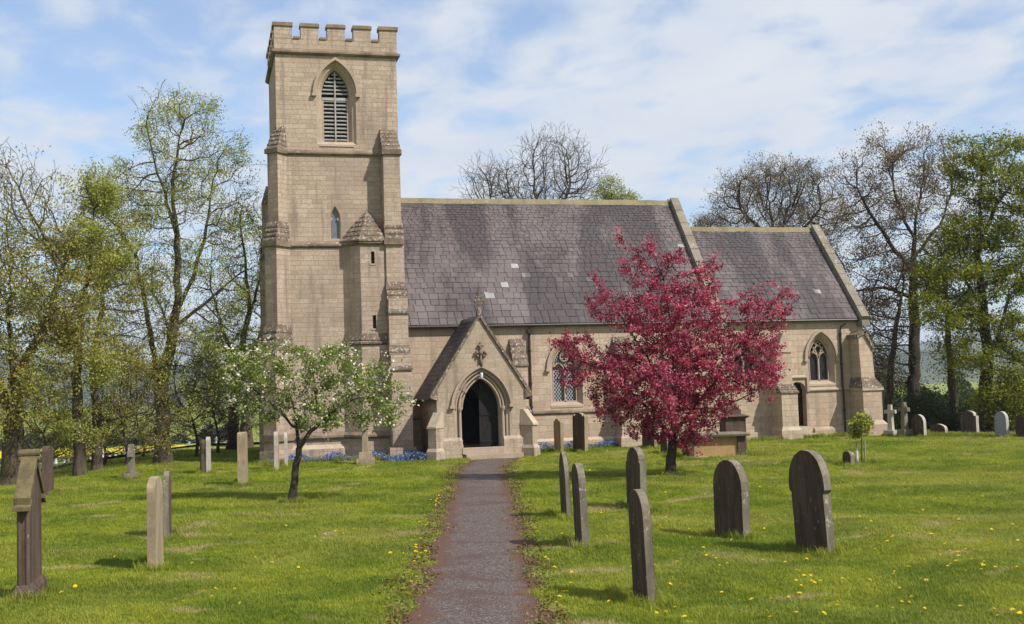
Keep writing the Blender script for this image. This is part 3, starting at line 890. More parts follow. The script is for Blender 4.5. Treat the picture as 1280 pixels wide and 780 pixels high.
    lb.box(-4.815, -3.865, TY0+0.56, TY0+0.6, 11.1, 13.7, 2)  # dark panel paints the shade behind the louvres
    lb.build('louvred_window', [M['trim'], M['louvre'], M['dark']], t)
    # small lancet
    lw = MB()
    A = lambda o, ob: arch_loop(-4.455, 0.15, 7.69, 8.35, 0.42, o, 10, ob)
    lw.loft(A(0.04, 0.03), A(0.0, 0.0), fr, -0.002, 0.08, 0); lw.loft(A(0, 0), A(0, 0), fr, 0.08, 0.2, 0)
    lw.prism(A(0.0, 0.0), [], fr, 0.14, 0.16, 1)
    # trefoil cusps
    lw.prism([(-4.455-0.165, 8.25), (-4.455-0.06, 8.38), (-4.455-0.14, 8.48)], [], fr, 0.07, 0.13, 0)
    lw.prism([(-4.455+0.165, 8.25), (-4.455+0.14, 8.48), (-4.455+0.06, 8.38)], [], fr, 0.07, 0.13, 0)
    lw.build('lancet_window', [M['trim'], M['glass_grey']], t)
    # south east buttress in four stages
    bb = MB()
    st = [(-2.80, -2.10, 1.25, -0.2, 3.05), (-2.79, -2.13, 1.55, 3.05, 5.0), (-2.79, -2.16, 1.87, 5.0, 7.42), (-2.81, -2.22, 1.92, 7.42, 10.66)]
    for x0, x1, yf, z0, z1 in st:
        bb.box(x0, x1, yf, TY0+0.02, z0, z1+(0.5 if z1 < 10 else 0), 0)
    stepped_slope(bb, (-2.80, -2.10), (-2.79, -2.13), 1.25, 1.56, 3.08, 3.9, 4, 1)
    stepped_slope(bb, (-2.79, -2.13), (-2.79, -2.16), 1.55, 1.88, 5.03, 6.08, 5, 1)
    stepped_slope(bb, (-2.79, -2.16), (-2.80, -2.22), 1.87, 2.0, 7.60, 8.25, 3, 1)
    stepped_slope(bb, (-2.81, -2.22), (-2.80, -2.30), 1.92, 2.48, 10.74, 11.56, 5, 1)
    bb.box(-2.86, -2.16, 1.78, 2.0, 7.40, 7.58, 2); bb.box(-2.86, -2.16, 1.84, 2.49, 10.58, 10.72, 2)
    bb.hexa([(-2.92, 1.13, -0.2), (-2.02, 1.13, -0.2), (-2.02, 2.4, -0.2), (-2.92, 2.4, -0.2)], [(-2.92, 1.13, 0.42), (-2.02, 1.13, 0.42), (-2.02, 2.4, 0.42), (-2.92, 2.4, 0.42)], 0)
    bb.build('buttress', [M['tower_stone'], M['weathering'], M['string']], t)
    # diagonal south west buttress (three stages)
    db = MB()
    s2 = math.sqrt(0.5)
    end = Vector((-s2, -s2, 0)); sd = Vector((s2, -s2, 0))
    c0 = Vector((TX0, TY0, 0))
    def stage(w_, L_, z0, z1, mi=0, over=0.0):
        h = w_/2+over; l = L_+over
        pts = [c0+end*l-sd*h, c0+end*l+sd*h, c0-end*0.3+sd*h, c0-end*0.3-sd*h]
        db.hexa([(p.x, p.y, z0) for p in pts], [(p.x, p.y, z1) for p in pts], mi)
    def slope(w0, w1, L0, L1, z0, z1, n):
        for i in range(n):
            f0, f1 = i/n, (i+1)/n
            La, Lb = L0+(L1-L0)*f0, L0+(L1-L0)*f1; wa, wb = w0+(w1-w0)*f0, w0+(w1-w0)*f1
            za, zb = z0+(z1-z0)*f0, z0+(z1-z0)*f1
            def pl(wd, l, z, ov):
                h = wd/2+ov*0.5
                return [tuple(p+Vector((0, 0, z))) for p in (c0+end*(l+ov)-sd*h, c0+end*(l+ov)+sd*h, c0-end*0.3+sd*h, c0-end*0.3-sd*h)]
            db.hexa(pl(wa, La, za-0.05, 0.06), pl(wa, La, za+0.005, 0.06), 1); db.hexa(pl(wa, La, za+0.005, 0.06), pl(wb, Lb, zb, 0.01), 1)
    stage(0.58, 0.60, -0.2, 3.8); stage(0.53, 0.42, 3.8, 7.42); stage(0.46, 0.24, 7.42, 10.64)
    stage(0.58, 0.60, 0.75, 0.97, 2, 0.08); stage(0.58, 0.60, -0.2, 0.42, 0, 0.1)
    slope(0.58, 0.54, 0.60, 0.43, 3.82, 4.70, 4); slope(0.52, 0.46, 0.42, 0.25, 7.6, 8.25, 4); slope(0.46, 0.34, 0.24, -0.12, 10.78, 11.6, 5)
    stage(0.53, 0.42, 7.38, 7.56, 2, 0.08); stage(0.46, 0.24, 10.62, 10.78, 2, 0.07)
    db.build('buttress', [M['tower_stone'], M['weathering'], M['string']], t)
    # north west diagonal, only its edge shows
    eb = MB()
    c1 = Vector((TX0, TY1, 0)); e2 = Vector((-s2, s2, 0)); d2 = Vector((-s2, -s2, 0))
    for w_, L_, z0, z1 in ((0.56, 0.52, -0.2, 4.4), (0.52, 0.38, 4.4, 7.4), (0.46, 0.26, 7.4, 9.5)):
        pts = [c1+e2*L_-d2*w_/2, c1+e2*L_+d2*w_/2, c1-e2*0.3+d2*w_/2, c1-e2*0.3-d2*w_/2]
        eb.hexa([(p.x, p.y, z0) for p in pts][::-1], [(p.x, p.y, z1) for p in pts][::-1], 0)
        eb.hexa([tuple((c1+(p-c1)*1.06)+Vector((0, 0, z1))) for p in pts][::-1], [tuple(c1+(p-c1)*0.5+Vector((0, 0, z1+0.7))) for p in pts][::-1], 1)
    eb.build('buttress', [M['tower_stone'], M['weathering']], t)
    # clasping pilaster edge rising into the belfry stage
    return t
tower = build_tower()

def build_turret():
    mb = MB()
    # half octagon against the tower's south wall
    def plan(g):
        return [(-4.22-g*1.1, TY0+0.05), (-4.22-g*1.1, TY0-0.0), (-3.68-g*0.5, 1.95-g), (-2.80, 1.95-g), (-2.80, TY0+0.05)]
    slits = [[(-3.30, 6.75), (-3.18, 6.75), (-3.18, 7.17), (-3.30, 7.17)], [(-3.29, 4.5), (-3.17, 4.5), (-3.17, 4.96), (-3.29, 4.96)]]
    def shell(g, z0, z1, holes=()):
        P = plan(g)
        mb.prism([(P[2][0], z0), (P[3][0], z0), (P[3][0], z1), (P[2][0], z1)], list(holes), south(P[2][1]), 0, 0.18, 0)
        a, b = P[1], P[2]
        mb.quad((a[0], a[1], z0), (b[0], b[1], z0), (b[0], b[1], z1), (a[0], a[1], z1), 0)
    shell(0.0, 4.05, 7.5, slits); shell(0.05, -0.2, 4.06)
    t = mb.build('stair_turret', M['tower_stone'], church)
    P = plan(0.0); ins = lambda pts: [(p[0], p[1]) for p in pts]
    string_course(t, ins(P[1:4]), 7.60, 0.2, 0.10, M['string'])
    string_course(t, ins(P[1:4]), 4.12, 0.2, 0.13, M['weathering'])
    P5 = plan(0.05); string_course(t, ins(P5[1:4]), 0.97, 0.24, 0.12, M['string'])
    # weathered slope over the lower string
    wb = MB()
    for (a, b) in ((1, 2), (2, 3)):
        pa, pb_ = P5[a], P5[b]; qa, qb = P[a], P[b]
        n = 0.03
        wb.quad((pa[0]-0.02, pa[1]-n, 4.1), (pb_[0], pb_[1]-n, 4.1), (qb[0], qb[1], 4.34), (qa[0], qa[1], 4.34))
    wb.build('weathering', M['weathering'], t)
    # stone pyramid cap in stepped courses
    cb = MB(); apex = Vector((-3.36, TY0-0.1, 8.66)); n = 6
    base = [Vector((-4.34, TY0+0.05, 7.58)), Vector((-3.72, 1.86, 7.58)), Vector((-2.78, 1.86, 7.58)), Vector((-2.6, TY0+0.05, 7.58))]
    for i in range(n):
        f0, f1 = i/n, (i+1)/n
        A0 = [p.lerp(apex, f0*0.95) for p in base]; A1 = [p.lerp(apex, f1*0.95) for p in base]
        def outw(p, k):
            d = Vector((p.x-apex.x, p.y-TY0-0.05, 0)); d = d.normalized() if d.length > 1e-6 else Vector((0, 0, 0)); return p+d*k
        B = [outw(p, 0.05) for p in A0]; B0 = [Vector((p.x, p.y, p.z-0.05)) for p in B]
        T_ = [outw(p, 0.008) for p in A1]
        for k in range(3):
            cb.quad(tuple(B0[k]), tuple(B0[k+1]), tuple(B[k+1]), tuple(B[k])); cb.quad(tuple(B[k]), tuple(B[k+1]), tuple(T_[k+1]), tuple(T_[k]))
    cb.mesh([tuple(p) for p in T_]+[tuple(apex+Vector((0, 0, 0.06)))], [(0, 1, 4), (1, 2, 4), (2, 3, 4)])
    cb.build('cap', M['weathering'], t)
    for x0, z0, z1 in ((-3.30, 6.75, 7.17), (-3.29, 4.5, 4.96)):
        s = MB(); s.box(x0, x0+0.12, 2.08, 2.12, z0, z1, 0)  # dark panel paints the shade inside the slit
        s.box(x0-0.06, x0+0.18, 1.93, 1.96, z0-0.05, z0-0.001, 1)
        s.build('slit_window', [M['dark'], M['trim']], t)
build_turret()

def slates(mb, O, U, S, N, u0f, u1f, length, first=0.33, last=0.11, wf=0.36, wl=0.18, seed=1, mi=0, pale=0.006):
    r_ = random.Random(seed)
    O, U, S, N = Vector(O), Vector(U), Vector(S), Vector(N)
    v = 0.0
    while v < length-0.03:
        f = v/length
        e = first+(last-first)*f
        v1 = min(length, v+e)
        ua, ub = u0f(v), u1f(v)
        u = ua
        wbase = wf+(wl-wf)*f
        u -= r_.random()*wbase*0.7
        while u < ub:
            wd = wbase*r_.uniform(0.75, 1.25)
            a, b = max(u, ua)+0.009, min(u+wd, ub)-0.009
            u += wd
            if b-a < 0.02: continue
            t = min(0.95, max(0, r_.gauss(0.5, 0.16)))
            if r_.random() < pale: t = r_.uniform(0.97, 1)
            lift = 0.02+r_.uniform(-0.004, 0.007)+0.010*math.sin(a*0.9+v*0.7)+0.006*math.sin(a*2.3-v*1.9); sk = r_.uniform(-0.006, 0.006)
            dz = r_.uniform(-0.008, 0.008)
            p = [O+U*a+S*(v+dz)+N*(lift+sk), O+U*b+S*(v+dz)+N*(lift-sk), O+U*b+S*(v1+0.05)+N*(lift-0.014), O+U*a+S*(v1+0.05)+N*(lift-0.014)]
            q = [p[0]-N*0.016, p[1]-N*0.016]
            mb.quad(*[tuple(x) for x in p], mi, t); mb.quad(tuple(q[0]), tuple(q[1]), tuple(p[1]), tuple(p[0]), mi, t*0.6)
        v = v1

def gothic_window(name, parent, y, cx, hw, z0, zs, h, glass, splay=0.16, sill=True, style='two', hood_o=(0.2, 0.29), hood_drop=0.0):
    """stone surround with two lights, tracery, leaded glass, hood mould; returns (object, opening loop for the wall)"""
    fr = south(y)
    A = lambda o, ob: arch_loop(cx, hw, z0, zs, h, o, ob=ob)
    mb = MB()
    mb.loft(A(splay, 0.12), A(splay*0.55, 0.06), fr, -0.003, 0.09, 0)
    mb.loft(A(splay*0.55, 0.06), A(splay*0.45, 0.05), fr, 0.09, 0.10, 0)
    mb.loft(A(splay*0.45, 0.05), A(0.0, 0.0), fr, 0.10, 0.22, 0)
    mb.loft(A(0.0, 0.0), A(0.0, 0.0), fr, 0.22, 0.45, 0)
    mb.prism(A(0.0, 0.0), [], fr, 0.30, 0.32, 1)
    d0, d1 = 0.19, 0.33
    bw = 0.055
    # frame rim
    inn = arch_loop(cx, hw-0.04, z0+0.04, zs, h-0.06, 0.0); ou = A(0, 0)
    mb.loft(inn, ou, fr, d0, d0, 0); mb.loft(inn, inn, fr, d0, d1, 0)
    mb.bar([(cx, z0), (cx, zs+0.02)], bw, fr, d0, d1, 0)
    for s in (-1, 1):
        lc = cx+s*hw/2; lw = hw/2
        mb.bar(arc_pts(lc, lw-0.02, zs-0.06, lw*1.15, 0.0, 8), 0.045, fr, d0, d1, 0)
        # crossing tracery arcs to the outer arch
        if style == 'cross':
            mb.bar([(cx, zs), (cx+s*hw*0.30, zs+h*0.36), (cx+s*hw*0.52, zs+h*0.52)], 0.04, fr, d0, d1, 0)
            mb.bar([(cx+s*hw*0.85, zs+h*0.12), (cx+s*hw*0.5, zs+h*0.3), (cx+s*hw*0.15, zs+h*0.62), (cx+s*hw*0.3, zs+h*0.72)], 0.04, fr, d0, d1, 0)
    if style == 'two':
        rr = hw*0.33; zc = zs+h*0.52
        mb.bar([(cx+rr*math.cos(a), zc+rr*math.sin(a)) for a in np.linspace(0.3, 6.58, 20)], 0.04, fr, d0, d1, 0)
        for k in range(4):
            a = math.pi/4+k*math.pi/2
            mb.bar([(cx+rr*math.cos(a), zc+rr*math.sin(a)), (cx+rr*0.45*math.cos(a), zc+rr*0.45*math.sin(a))], 0.045, fr, d0, d1, 0)
    else:
        rr = hw*0.2; zc = zs+h*0.68
        mb.bar([(cx, zc-rr), (cx-rr, zc), (cx, zc+rr*1.4), (cx+rr, zc), (cx, zc-rr)], 0.035, fr, d0, d1, 0)
    hood(mb, fr, cx, hw, zs, h, hood_o[0], hood_o[1], 0.09, 0, hood_drop)
    if sill:
        x0, x1 = cx-hw-splay, cx+hw+splay
        mb.hexa([(x0, y-0.02, z0-0.2), (x1, y-0.02, z0-0.2), (x1, y+0.2, z0-0.2), (x0, y+0.2, z0-0.2)],
                [(x0, y-0.015, z0-0.12), (x1, y-0.015, z0-0.12), (x1-0.05, y+0.21, z0+0.005), (x0+0.05, y+0.21, z0+0.005)], 0)
    mb.build(name, [M['trim'], glass], parent)
    return arch_loop(cx, hw, z0, zs, h, splay, ob=0.12)

# --- nave
NY, NX0, NX1, NR = 3.0, -2.16, 10.05, 7.0      # wall plane, west, east, ridge line
EZ, RZ = 4.62, 9.78
def buttress_box(parent, x0, x1, yf, yw, z_top, stages, plinth=True, mat=None, gable=False):
    """stages: list of (yf, ztop, slope_height, steps) from the ground up"""
    b = MB(); z = -0.2
    for k, (f, zt, sh, n) in enumerate(stages):
        nf = stages[k+1][0] if k+1 < len(stages) else yw-0.02
        b.box(x0, x1, f, yw+0.02, z, zt, 0)
        if sh:
            b.box(x0+0.004, x1-0.004, nf+0.01, yw+0.02, zt, zt+sh, 0)
            stepped_slope(b, (x0, x1), (x0, x1), f, nf+0.01, zt+0.03, zt+sh, n, 1, 0.05)
        z = zt
    if plinth:
        f = stages[0][0]
        b.box(x0-0.08, x1+0.08, f-0.1, yw, -0.2, 0.36, 0)
        b.hexa([(x0-0.08, f-0.1, 0.36), (x1+0.08, f-0.1, 0.36), (x1+0.08, yw, 0.36), (x0-0.08, yw, 0.36)], [(x0, f, 0.48), (x1, f, 0.48), (x1, yw, 0.48), (x0, yw, 0.48)], 2)
    return b.build('buttress', [mat or M['nave_stone'], M['weathering'], M['trim_pale']], parent)

def build_nave():
    nave = empty('nave_tmp'); bpy.data.objects.remove(nave)
    mb = MB()
    holes = []
    wins = [(3.93, 0.46), (8.02, 0.46)]
    for cx, hw in wins:
        holes.append(arch_loop(cx, hw, 1.73, 2.95, 0.84, 0.16, ob=0.12))
    dz0, dzs, dh = 0.35, 1.75, 0.75
    door = arch_loop(0.03, 0.6, dz0, dzs, dh)
    holes.append(door)
    mb.prism([(NX0, -0.2), (NX1, -0.2), (NX1, EZ-0.02), (NX0, EZ-0.02)], holes, south(NY), 0, 0.6)
    # north wall, west and east gable walls
    mb.box(NX0, NX1, 10.4, 11.0, -0.2, EZ)
    gab = [(NY+0.61, -0.2), (10.39, -0.2), (10.39, EZ), (NR, RZ-0.2), (NY+0.61, EZ)]
    for x in (NX0, NX1-0.5):
        mb.prism(gab, [], ((x, 0, 0), (0, 1, 0), (0, 0, 1), (1, 0, 0)), 0, 0.5)
    wall = mb.build('nave', [M['nave_stone']], church)
    for cx, hw in wins:
        gothic_window('window', wall, NY, cx, hw, 1.73, 2.95, 0.84, M['glass_lattice'])
    # inner door in the nave wall
    d = MB(); d.prism(door, [], south(NY), 0.25, 0.33, 0)
    d.loft(arch_loop(0.03, 0.6, dz0, dzs, dh, 0.12), door, south(NY), -0.02, 0.2, 1)
    d.build('inner_door', [M['wood'], M['trim']], wall)
    string_course(wall, [(1.2, NY), (3.0, NY)], 1.44, 0.15, 0.07, M['string'])
    string_course(wall, [(3.0, NY), (NX1, NY)], 1.44, 0.15, 0.07, M['string'])
    string_course(wall, [(-2.1, NY), (-1.5, NY)], 1.44, 0.15, 0.07, M['string'])
    pl = MB()
    for a, b in ((-2.1, -1.55), (1.55, NX1)):
        pl.box(a, b, NY-0.1, NY+0.1, -0.2, 0.32, 0)
        pl.hexa([(a, NY-0.1, 0.32), (b, NY-0.1, 0.32), (b, NY+0.1, 0.32), (a, NY+0.1, 0.32)], [(a, NY-0.004, 0.42), (b, NY-0.004, 0.42), (b, NY+0.1, 0.42), (a, NY+0.1, 0.42)], 1)
    pl.build('plinth', [M['nave_stone'], M['trim_pale']], wall)
    for x0, x1 in ((1.82, 2.34), (5.78, 6.42)):
        buttress_box(wall, x0, x1, 2.3, NY, 4, [(2.30, 1.42, 0.22, 2), (2.5, 3.1, 0.98, 4)])
    # eaves board and gutter
    e = MB(); e.box(NX0+0.05, NX1-0.1, 2.86, 3.02, EZ-0.10, EZ-0.03, 0)
    e.tube([(NX0+0.1, 2.80, EZ-0.055), (NX1-0.25, 2.80, EZ-0.055)], 0.05, 8, 0)
    e.build('gutter', M['iron'], wall)
    p = MB(); x = 2.55
    p.box(x-0.09, x+0.09, 2.80, 2.96, 4.27, 4.42, 0)
    p.tube([(x, 2.80, 4.54), (x, 2.83, 4.45), (x, 2.90, 4.3), (x, 2.93, 4.1), (x, 2.93, 2.45), (x, 2.93, 1.5), (x, 2.87, 1.4), (x, 2.87, 0.1)], 0.042, 10, 0)
    for z in (3.6, 2.4, 1.55, 0.75): p.tube([(x, 2.93 if z > 1.45 else 2.87, z), (x, 2.93 if z > 1.45 else 2.87, z+0.07)], 0.062, 10, 0)
    p.build('downpipe', M['iron'], wall)
    # roof
    run, rise = NR-2.80, RZ-EZ
    Ls = math.hypot(run, rise); S = Vector((0, run/Ls, rise/Ls)); N = Vector((0, -rise/Ls, run/Ls))
    rf = MB()
    O = Vector((0, 2.80, EZ))
    slates(rf, O, (1, 0, 0), S, N, lambda v: NX0+0.02+(0.0 if v > 0 else 0), lambda v: NX1-0.19, Ls, seed=3)
    # roof slabs under the slates
    prof = [(2.82, EZ-0.03), (NR, RZ-0.03), (11.2, EZ-0.03), (11.2, EZ-0.13), (NR, RZ-0.16), (2.82, EZ-0.09)]
    rf.prism(prof, [], ((0, 0, 0), (0, 1, 0), (0, 0, 1), (1, 0, 0)), NX0+0.03, NX1-0.2, 0)
    roof = rf.build('nave_roof', M['slate'], church)
    rd = MB()
    x = NX0+0.02
    while x < NX1-0.25:
        l = min(0.52, NX1-0.22-x)
        j = random.uniform(-0.008, 0.008)
        pr = [(NR-0.17, RZ-0.16+j), (NR-0.15, RZ-0.19+j), (NR, RZ-0.0+j), (NR+0.15, RZ-0.19+j), (NR+0.17, RZ-0.16+j), (NR+0.05, RZ+0.07+j), (NR-0.05, RZ+0.07+j)]
        rd.prism(pr, [], ((0, 0, 0), (0, 1, 0), (0, 0, 1), (1, 0, 0)), x, x+l-0.006, 0)
        x += l
    rd.build('ridge', M['ridge'], roof)
    coping(roof, NX1-0.19, NX1+0.15, 2.72, EZ-0.08, NR, RZ+0.05)
    return wall

def coping(parent, x0, x1, ye, ze, yr, zr, end=True):
    """raised gable coping on both slopes, cut into stones"""
    c = MB()
    for s in (1, -1):
        run, rise = yr-ye, zr-ze
        n = 9
        for i in range(n):
            f0, f1 = i/n, (i+1)/n-0.003
            ya, za = ye+run*f0, ze+rise*f0; yb, zb = ye+run*f1, ze+rise*f1
            if s < 0: ya, yb = 2*yr-ya, 2*yr-yb
            Ls = math.hypot(run, rise); ny, nz = -rise/Ls*s, run/Ls
            j = random.uniform(-0.006, 0.006)
            for (t0, t1, mi) in ((-0.16, 0.20+j, 0),):
                q = [(x0, ya+ny*t0, za+nz*t0), (x1, ya+ny*t0, za+nz*t0), (x1, yb+ny*t0, zb+nz*t0), (x0, yb+ny*t0, zb+nz*t0)]
                r_ = [(x0, ya+ny*t1, za+nz*t1), (x1, ya+ny*t1, za+nz*t1), (x1, yb+ny*t1, zb+nz*t1), (x0, yb+ny*t1, zb+nz*t1)]
                if s > 0: c.hexa(q, r_, mi)
                else: c.hexa(q[::-1], r_[::-1], mi)
        # kneeler at the foot
        yk = ye if s > 0 else 2*yr-ye
        ya, yb = sorted((yk-0.12*s, yk+0.45*s))
        c.prism([(ya, ze-0.25), (yb, ze-0.25), (yb, ze+0.05 if s > 0 else ze-0.02), (ya, ze-0.02 if s > 0 else ze+0.05)] if True else [], [], ((0, 0, 0), (0, 1, 0), (0, 0, 1), (1, 0, 0)), x0+0.01, x1-0.01, 0)
    return c.build('coping', M['coping'], parent)
build_nave()

# --- chancel
CY, CX1, CEZ, CRZ = 3.6, 16.5, 4.64, 8.68
def build_chancel():
    mb = MB()
    win = arch_loop(14.64, 0.43, 2.2, 3.15, 0.76, 0.16, ob=0.12)
    door = [(13.25, 0.46), (13.93, 0.46), (13.93, 1.85), (13.85, 2.08), (13.7, 2.18), (13.48, 2.18), (13.33, 2.08), (13.25, 1.85)]
    win2 = arch_loop(11.4, 0.43, 2.2, 3.15, 0.76, 0.16, ob=0.12)
    mb.prism([(NX1-0.2, -0.2), (CX1, -0.2), (CX1, CEZ-0.02), (NX1-0.2, CEZ-0.02)], [win, win2, door], south(CY), 0, 0.6)
    mb.box(NX1-0.2, CX1, 9.8, 10.4, -0.2, CEZ)
    mb.prism([(CY+0.61, -0.2), (9.79, -0.2), (9.79, CEZ), (NR, CRZ-0.15), (CY+0.61, CEZ)], [], ((CX1-0.55, 0, 0), (0, 1, 0), (0, 0, 1), (1, 0, 0)), 0, 0.55)
    wall = mb.build('chancel', M['nave_stone'], church)
    gothic_window('window', wall, CY, 14.64, 0.43, 2.2, 3.15, 0.76, M['glass_dark'], style='cross', hood_drop=0.08)
    gothic_window('window', wall, CY, 11.4, 0.43, 2.2, 3.15, 0.76, M['glass_dark'], style='cross', hood_drop=0.08)
    d = MB()
    d.prism([(p[0], p[1]) for p in door], [], south(CY), 0.32, 0.4, 0)
    d.loft([(13.59+(p[0]-13.59)*1.12, p[1]+(0.05 if p[1] > 1 else -0.0)) for p in door], door, south(CY), -0.004, 0.12, 1)
    for k in range(5):
        d.box(13.28+k*0.13, 13.28+k*0.13+0.012, CY+0.305, CY+0.32, 0.48, 2.1, 2)
    for z in (0.8, 1.6): d.box(13.28, 13.85, CY+0.30, CY+0.32, z, z+0.06, 2)
    d.build('priest_door', [M['wood'], M['trim'], M['iron']], wall)
    s = MB(); s.box(13.1, 14.2, CY-0.45, CY+0.05, -0.1, 0.18, 0); s.box(13.2, 14.0, CY-0.22, CY+0.1, 0.18, 0.44, 0)
    s.build('doorstep', M['trim_pale'], wall, 0.015)
    sc = M['trim']
    string_course(wall, [(14.02, CY), (15.82, CY)], 1.94, 0.15, 0.08, sc)
    string_course(wall, [(13.14, CY), (14.02, CY)], 2.46, 0.15, 0.08, sc)
    v = MB(); v.prism([(13.95, 1.80), (14.05, 1.80), (14.05, 2.45), (13.95, 2.45)], [], south(CY), -0.075, 0.0, 0); v.build('string_course', sc, wall)
    pl = MB(); pl.box(NX1, 13.1, CY-0.1, CY+0.1, -0.2, 0.3, 0); pl.box(14.2, CX1+0.1, CY-0.1, CY+0.1, -0.2, 0.3, 0)
    pl.hexa([(14.2, CY-0.1, 0.3), (CX1+0.1, CY-0.1, 0.3), (CX1+0.1, CY+0.1, 0.3), (14.2, CY+0.1, 0.3)], [(14.2, CY-0.004, 0.4), (CX1, CY-0.004, 0.4), (CX1, CY+0.1, 0.4), (14.2, CY+0.1, 0.4)], 0)
    pl.build('plinth', M['nave_stone'], wall)
    def gabled(x0, x1, yf, yb, z0, zside, zpk):
        g = MB()
        pr = [(x0, z0), (x1, z0), (x1, zside), ((x0+x1)/2, zpk), (x0, zside)]
        g.prism(pr, [], south(0), yf, yb, 0)
        for sx in (0, 1):
            xa = x0-0.06 if sx == 0 else x1+0.06; xm = (x0+x1)/2
            q = [(xa, zside-0.08), (xa, zside+0.03), (xm, zpk+0.1), (xm, zpk-0.01)]
            if sx: q = q[::-1]
            g.prism(q, [], south(0), yf-0.05, yb, 1)
        return g
    # buttress between the nave and the priest's door
    g = MB()
    g.box(12.42, 13.10, 2.72, CY+0.02, -0.2, 1.8, 0)
    stepped_slope(g, (12.42, 13.10), (12.36, 13.04), 2.72, 3.02, 1.83, 2.12, 3, 1)
    g.box(12.40, 13.06, 3.02, CY+0.02, 1.8, 3.45, 0)
    pr = [(12.36, 3.35), (13.1, 3.35), (12.73, 4.1)]
    g.prism(pr, [], south(0), 2.98, CY+0.01, 2)
    g.box(12.32, 13.2, 2.6, CY, -0.2, 0.36, 0); g.hexa([(12.32, 2.6, 0.36), (13.2, 2.6, 0.36), (13.2, CY, 0.36), (12.32, CY, 0.36)], [(12.42, 2.72, 0.5), (13.1, 2.72, 0.5), (13.1, CY, 0.5), (12.42, CY, 0.5)], 2)
    g.build('buttress', [M['nave_stone'], M['weathering'], M['trim_pale']], wall)
    # south east buttress with gabled head
    g = MB()
    g.box(15.84, 16.66, 2.62, CY+0.02, -0.2, 1.78, 0)
    g.hexa([(15.80, 2.56, 1.78), (16.72, 2.56, 1.78), (16.72, CY+0.01, 1.78), (15.80, CY+0.01, 1.78)], [(15.80, 2.56, 1.87), (16.72, 2.56, 1.87), (16.72, CY+0.01, 1.87), (15.80, CY+0.01, 1.87)], 2)
    g.hexa([(15.80, 2.56, 1.87), (16.72, 2.56, 1.87), (16.72, CY, 1.87), (15.80, CY, 1.87)], [(15.92, 2.82, 2.3), (16.5, 2.82, 2.3), (16.5, CY, 2.3), (15.92, CY, 2.3)], 1)
    g.hexa([(15.92, 2.82, 2.3), (16.5, 2.82, 2.3), (16.5, CY+0.01, 2.3), (15.92, CY+0.01, 2.3)], [(15.90, 2.86, 3.45), (16.46, 2.86, 3.45), (16.46, CY+0.01, 3.45), (15.90, CY+0.01, 3.45)], 0)
    g.prism([(15.9, 3.45), (16.46, 3.45), (16.46, 3.52), (16.18, 4.05), (15.9, 3.9)], [], south(0), 2.86, CY+0.01, 0)
    g.prism([(16.10, 4.05), (16.18, 4.14), (16.56, 3.44), (16.50, 3.36)], [], south(0), 2.78, CY+0.01, 1)
    g.prism([(15.82, 3.86), (16.2, 4.02), (16.18, 4.13), (15.80, 3.98)], [], south(0), 2.78, CY+0.01, 1)
    g.box(15.74, 16.82, 2.50, CY, -0.2, 0.45, 0)
    g.hexa([(15.74, 2.5, 0.45), (16.82, 2.5, 0.45), (16.82, CY, 0.45), (15.74, CY, 0.45)], [(15.84, 2.62, 0.62), (16.66, 2.62, 0.62), (16.66, CY, 0.62), (15.84, CY, 0.62)], 2)
    g.build('buttress', [M['nave_stone'], M['weathering'], M['trim_pale']], wall)
    # east-facing buttress at the same corner
    g = MB(); g.box(CX1, CX1+0.45, CY+0.15, CY+0.85, -0.2, 1.8, 0); g.box(CX1, CX1+0.25, CY+0.17, CY+0.83, 1.8, 3.4, 0)
    g.hexa([(CX1, CY+0.15, 1.8), (CX1+0.45, CY+0.15, 1.8), (CX1+0.45, CY+0.85, 1.8), (CX1, CY+0.85, 1.8)], [(CX1, CY+0.16, 2.3), (CX1+0.25, CY+0.16, 2.3), (CX1+0.25, CY+0.84, 2.3), (CX1, CY+0.84, 2.3)], 2)
    g.build('buttress', [M['nave_stone'], M['weathering'], M['trim_pale']], wall)
    e = MB(); e.box(NX1, CX1-0.05, CY-0.14, CY+0.02, CEZ-0.1, CEZ-0.03, 0); e.tube([(NX1+0.1, CY-0.2, CEZ-0.055), (CX1-0.3, CY-0.2, CEZ-0.055)], 0.05, 8, 0)
    e.build('gutter', M['iron'], wall)
    p = MB(); x = 15.5
    p.tube([(x+0.22, CY-0.2, CEZ-0.07), (x+0.2, CY-0.17, CEZ-0.2), (x+0.02, CY-0.1, CEZ-0.32), (x, CY-0.07, CEZ-0.5), (x, CY-0.07, 2.0), (x, CY-0.12, 1.7), (x, CY-0.12, 0.1)], 0.042, 10, 0)
    for z in (4.0, 2.8, 1.0): p.tube([(x, CY-0.07 if z > 1.9 else CY-0.12, z), (x, CY-0.07 if z > 1.9 else CY-0.12, z+0.07)], 0.062, 10, 0)
    p.build('downpipe', M['iron'], wall)
    run, rise = NR-(CY-0.2), CRZ-CEZ
    Ls = math.hypot(run, rise); S = Vector((0, run/Ls, rise/Ls)); N = Vector((0, -rise/Ls, run/Ls))
    rf = MB(); slates(rf, Vector((0, CY-0.2, CEZ)), (1, 0, 0), S, N, lambda v: NX1+0.16, lambda v: CX1-0.22, Ls, 0.30, 0.11, seed=9, pale=0.002)
    rf.prism([(CY-0.18, CEZ-0.03), (NR, CRZ-0.03), (10.6, CEZ-0.03), (10.6, CEZ-0.13), (NR, CRZ-0.16), (CY-0.18, CEZ-0.09)], [], ((0, 0, 0), (0, 1, 0), (0, 0, 1), (1, 0, 0)), NX1+0.16, CX1-0.22, 0)
    roof = rf.build('chancel_roof', M['slate'], church)
    rd = MB(); x = NX1+0.17
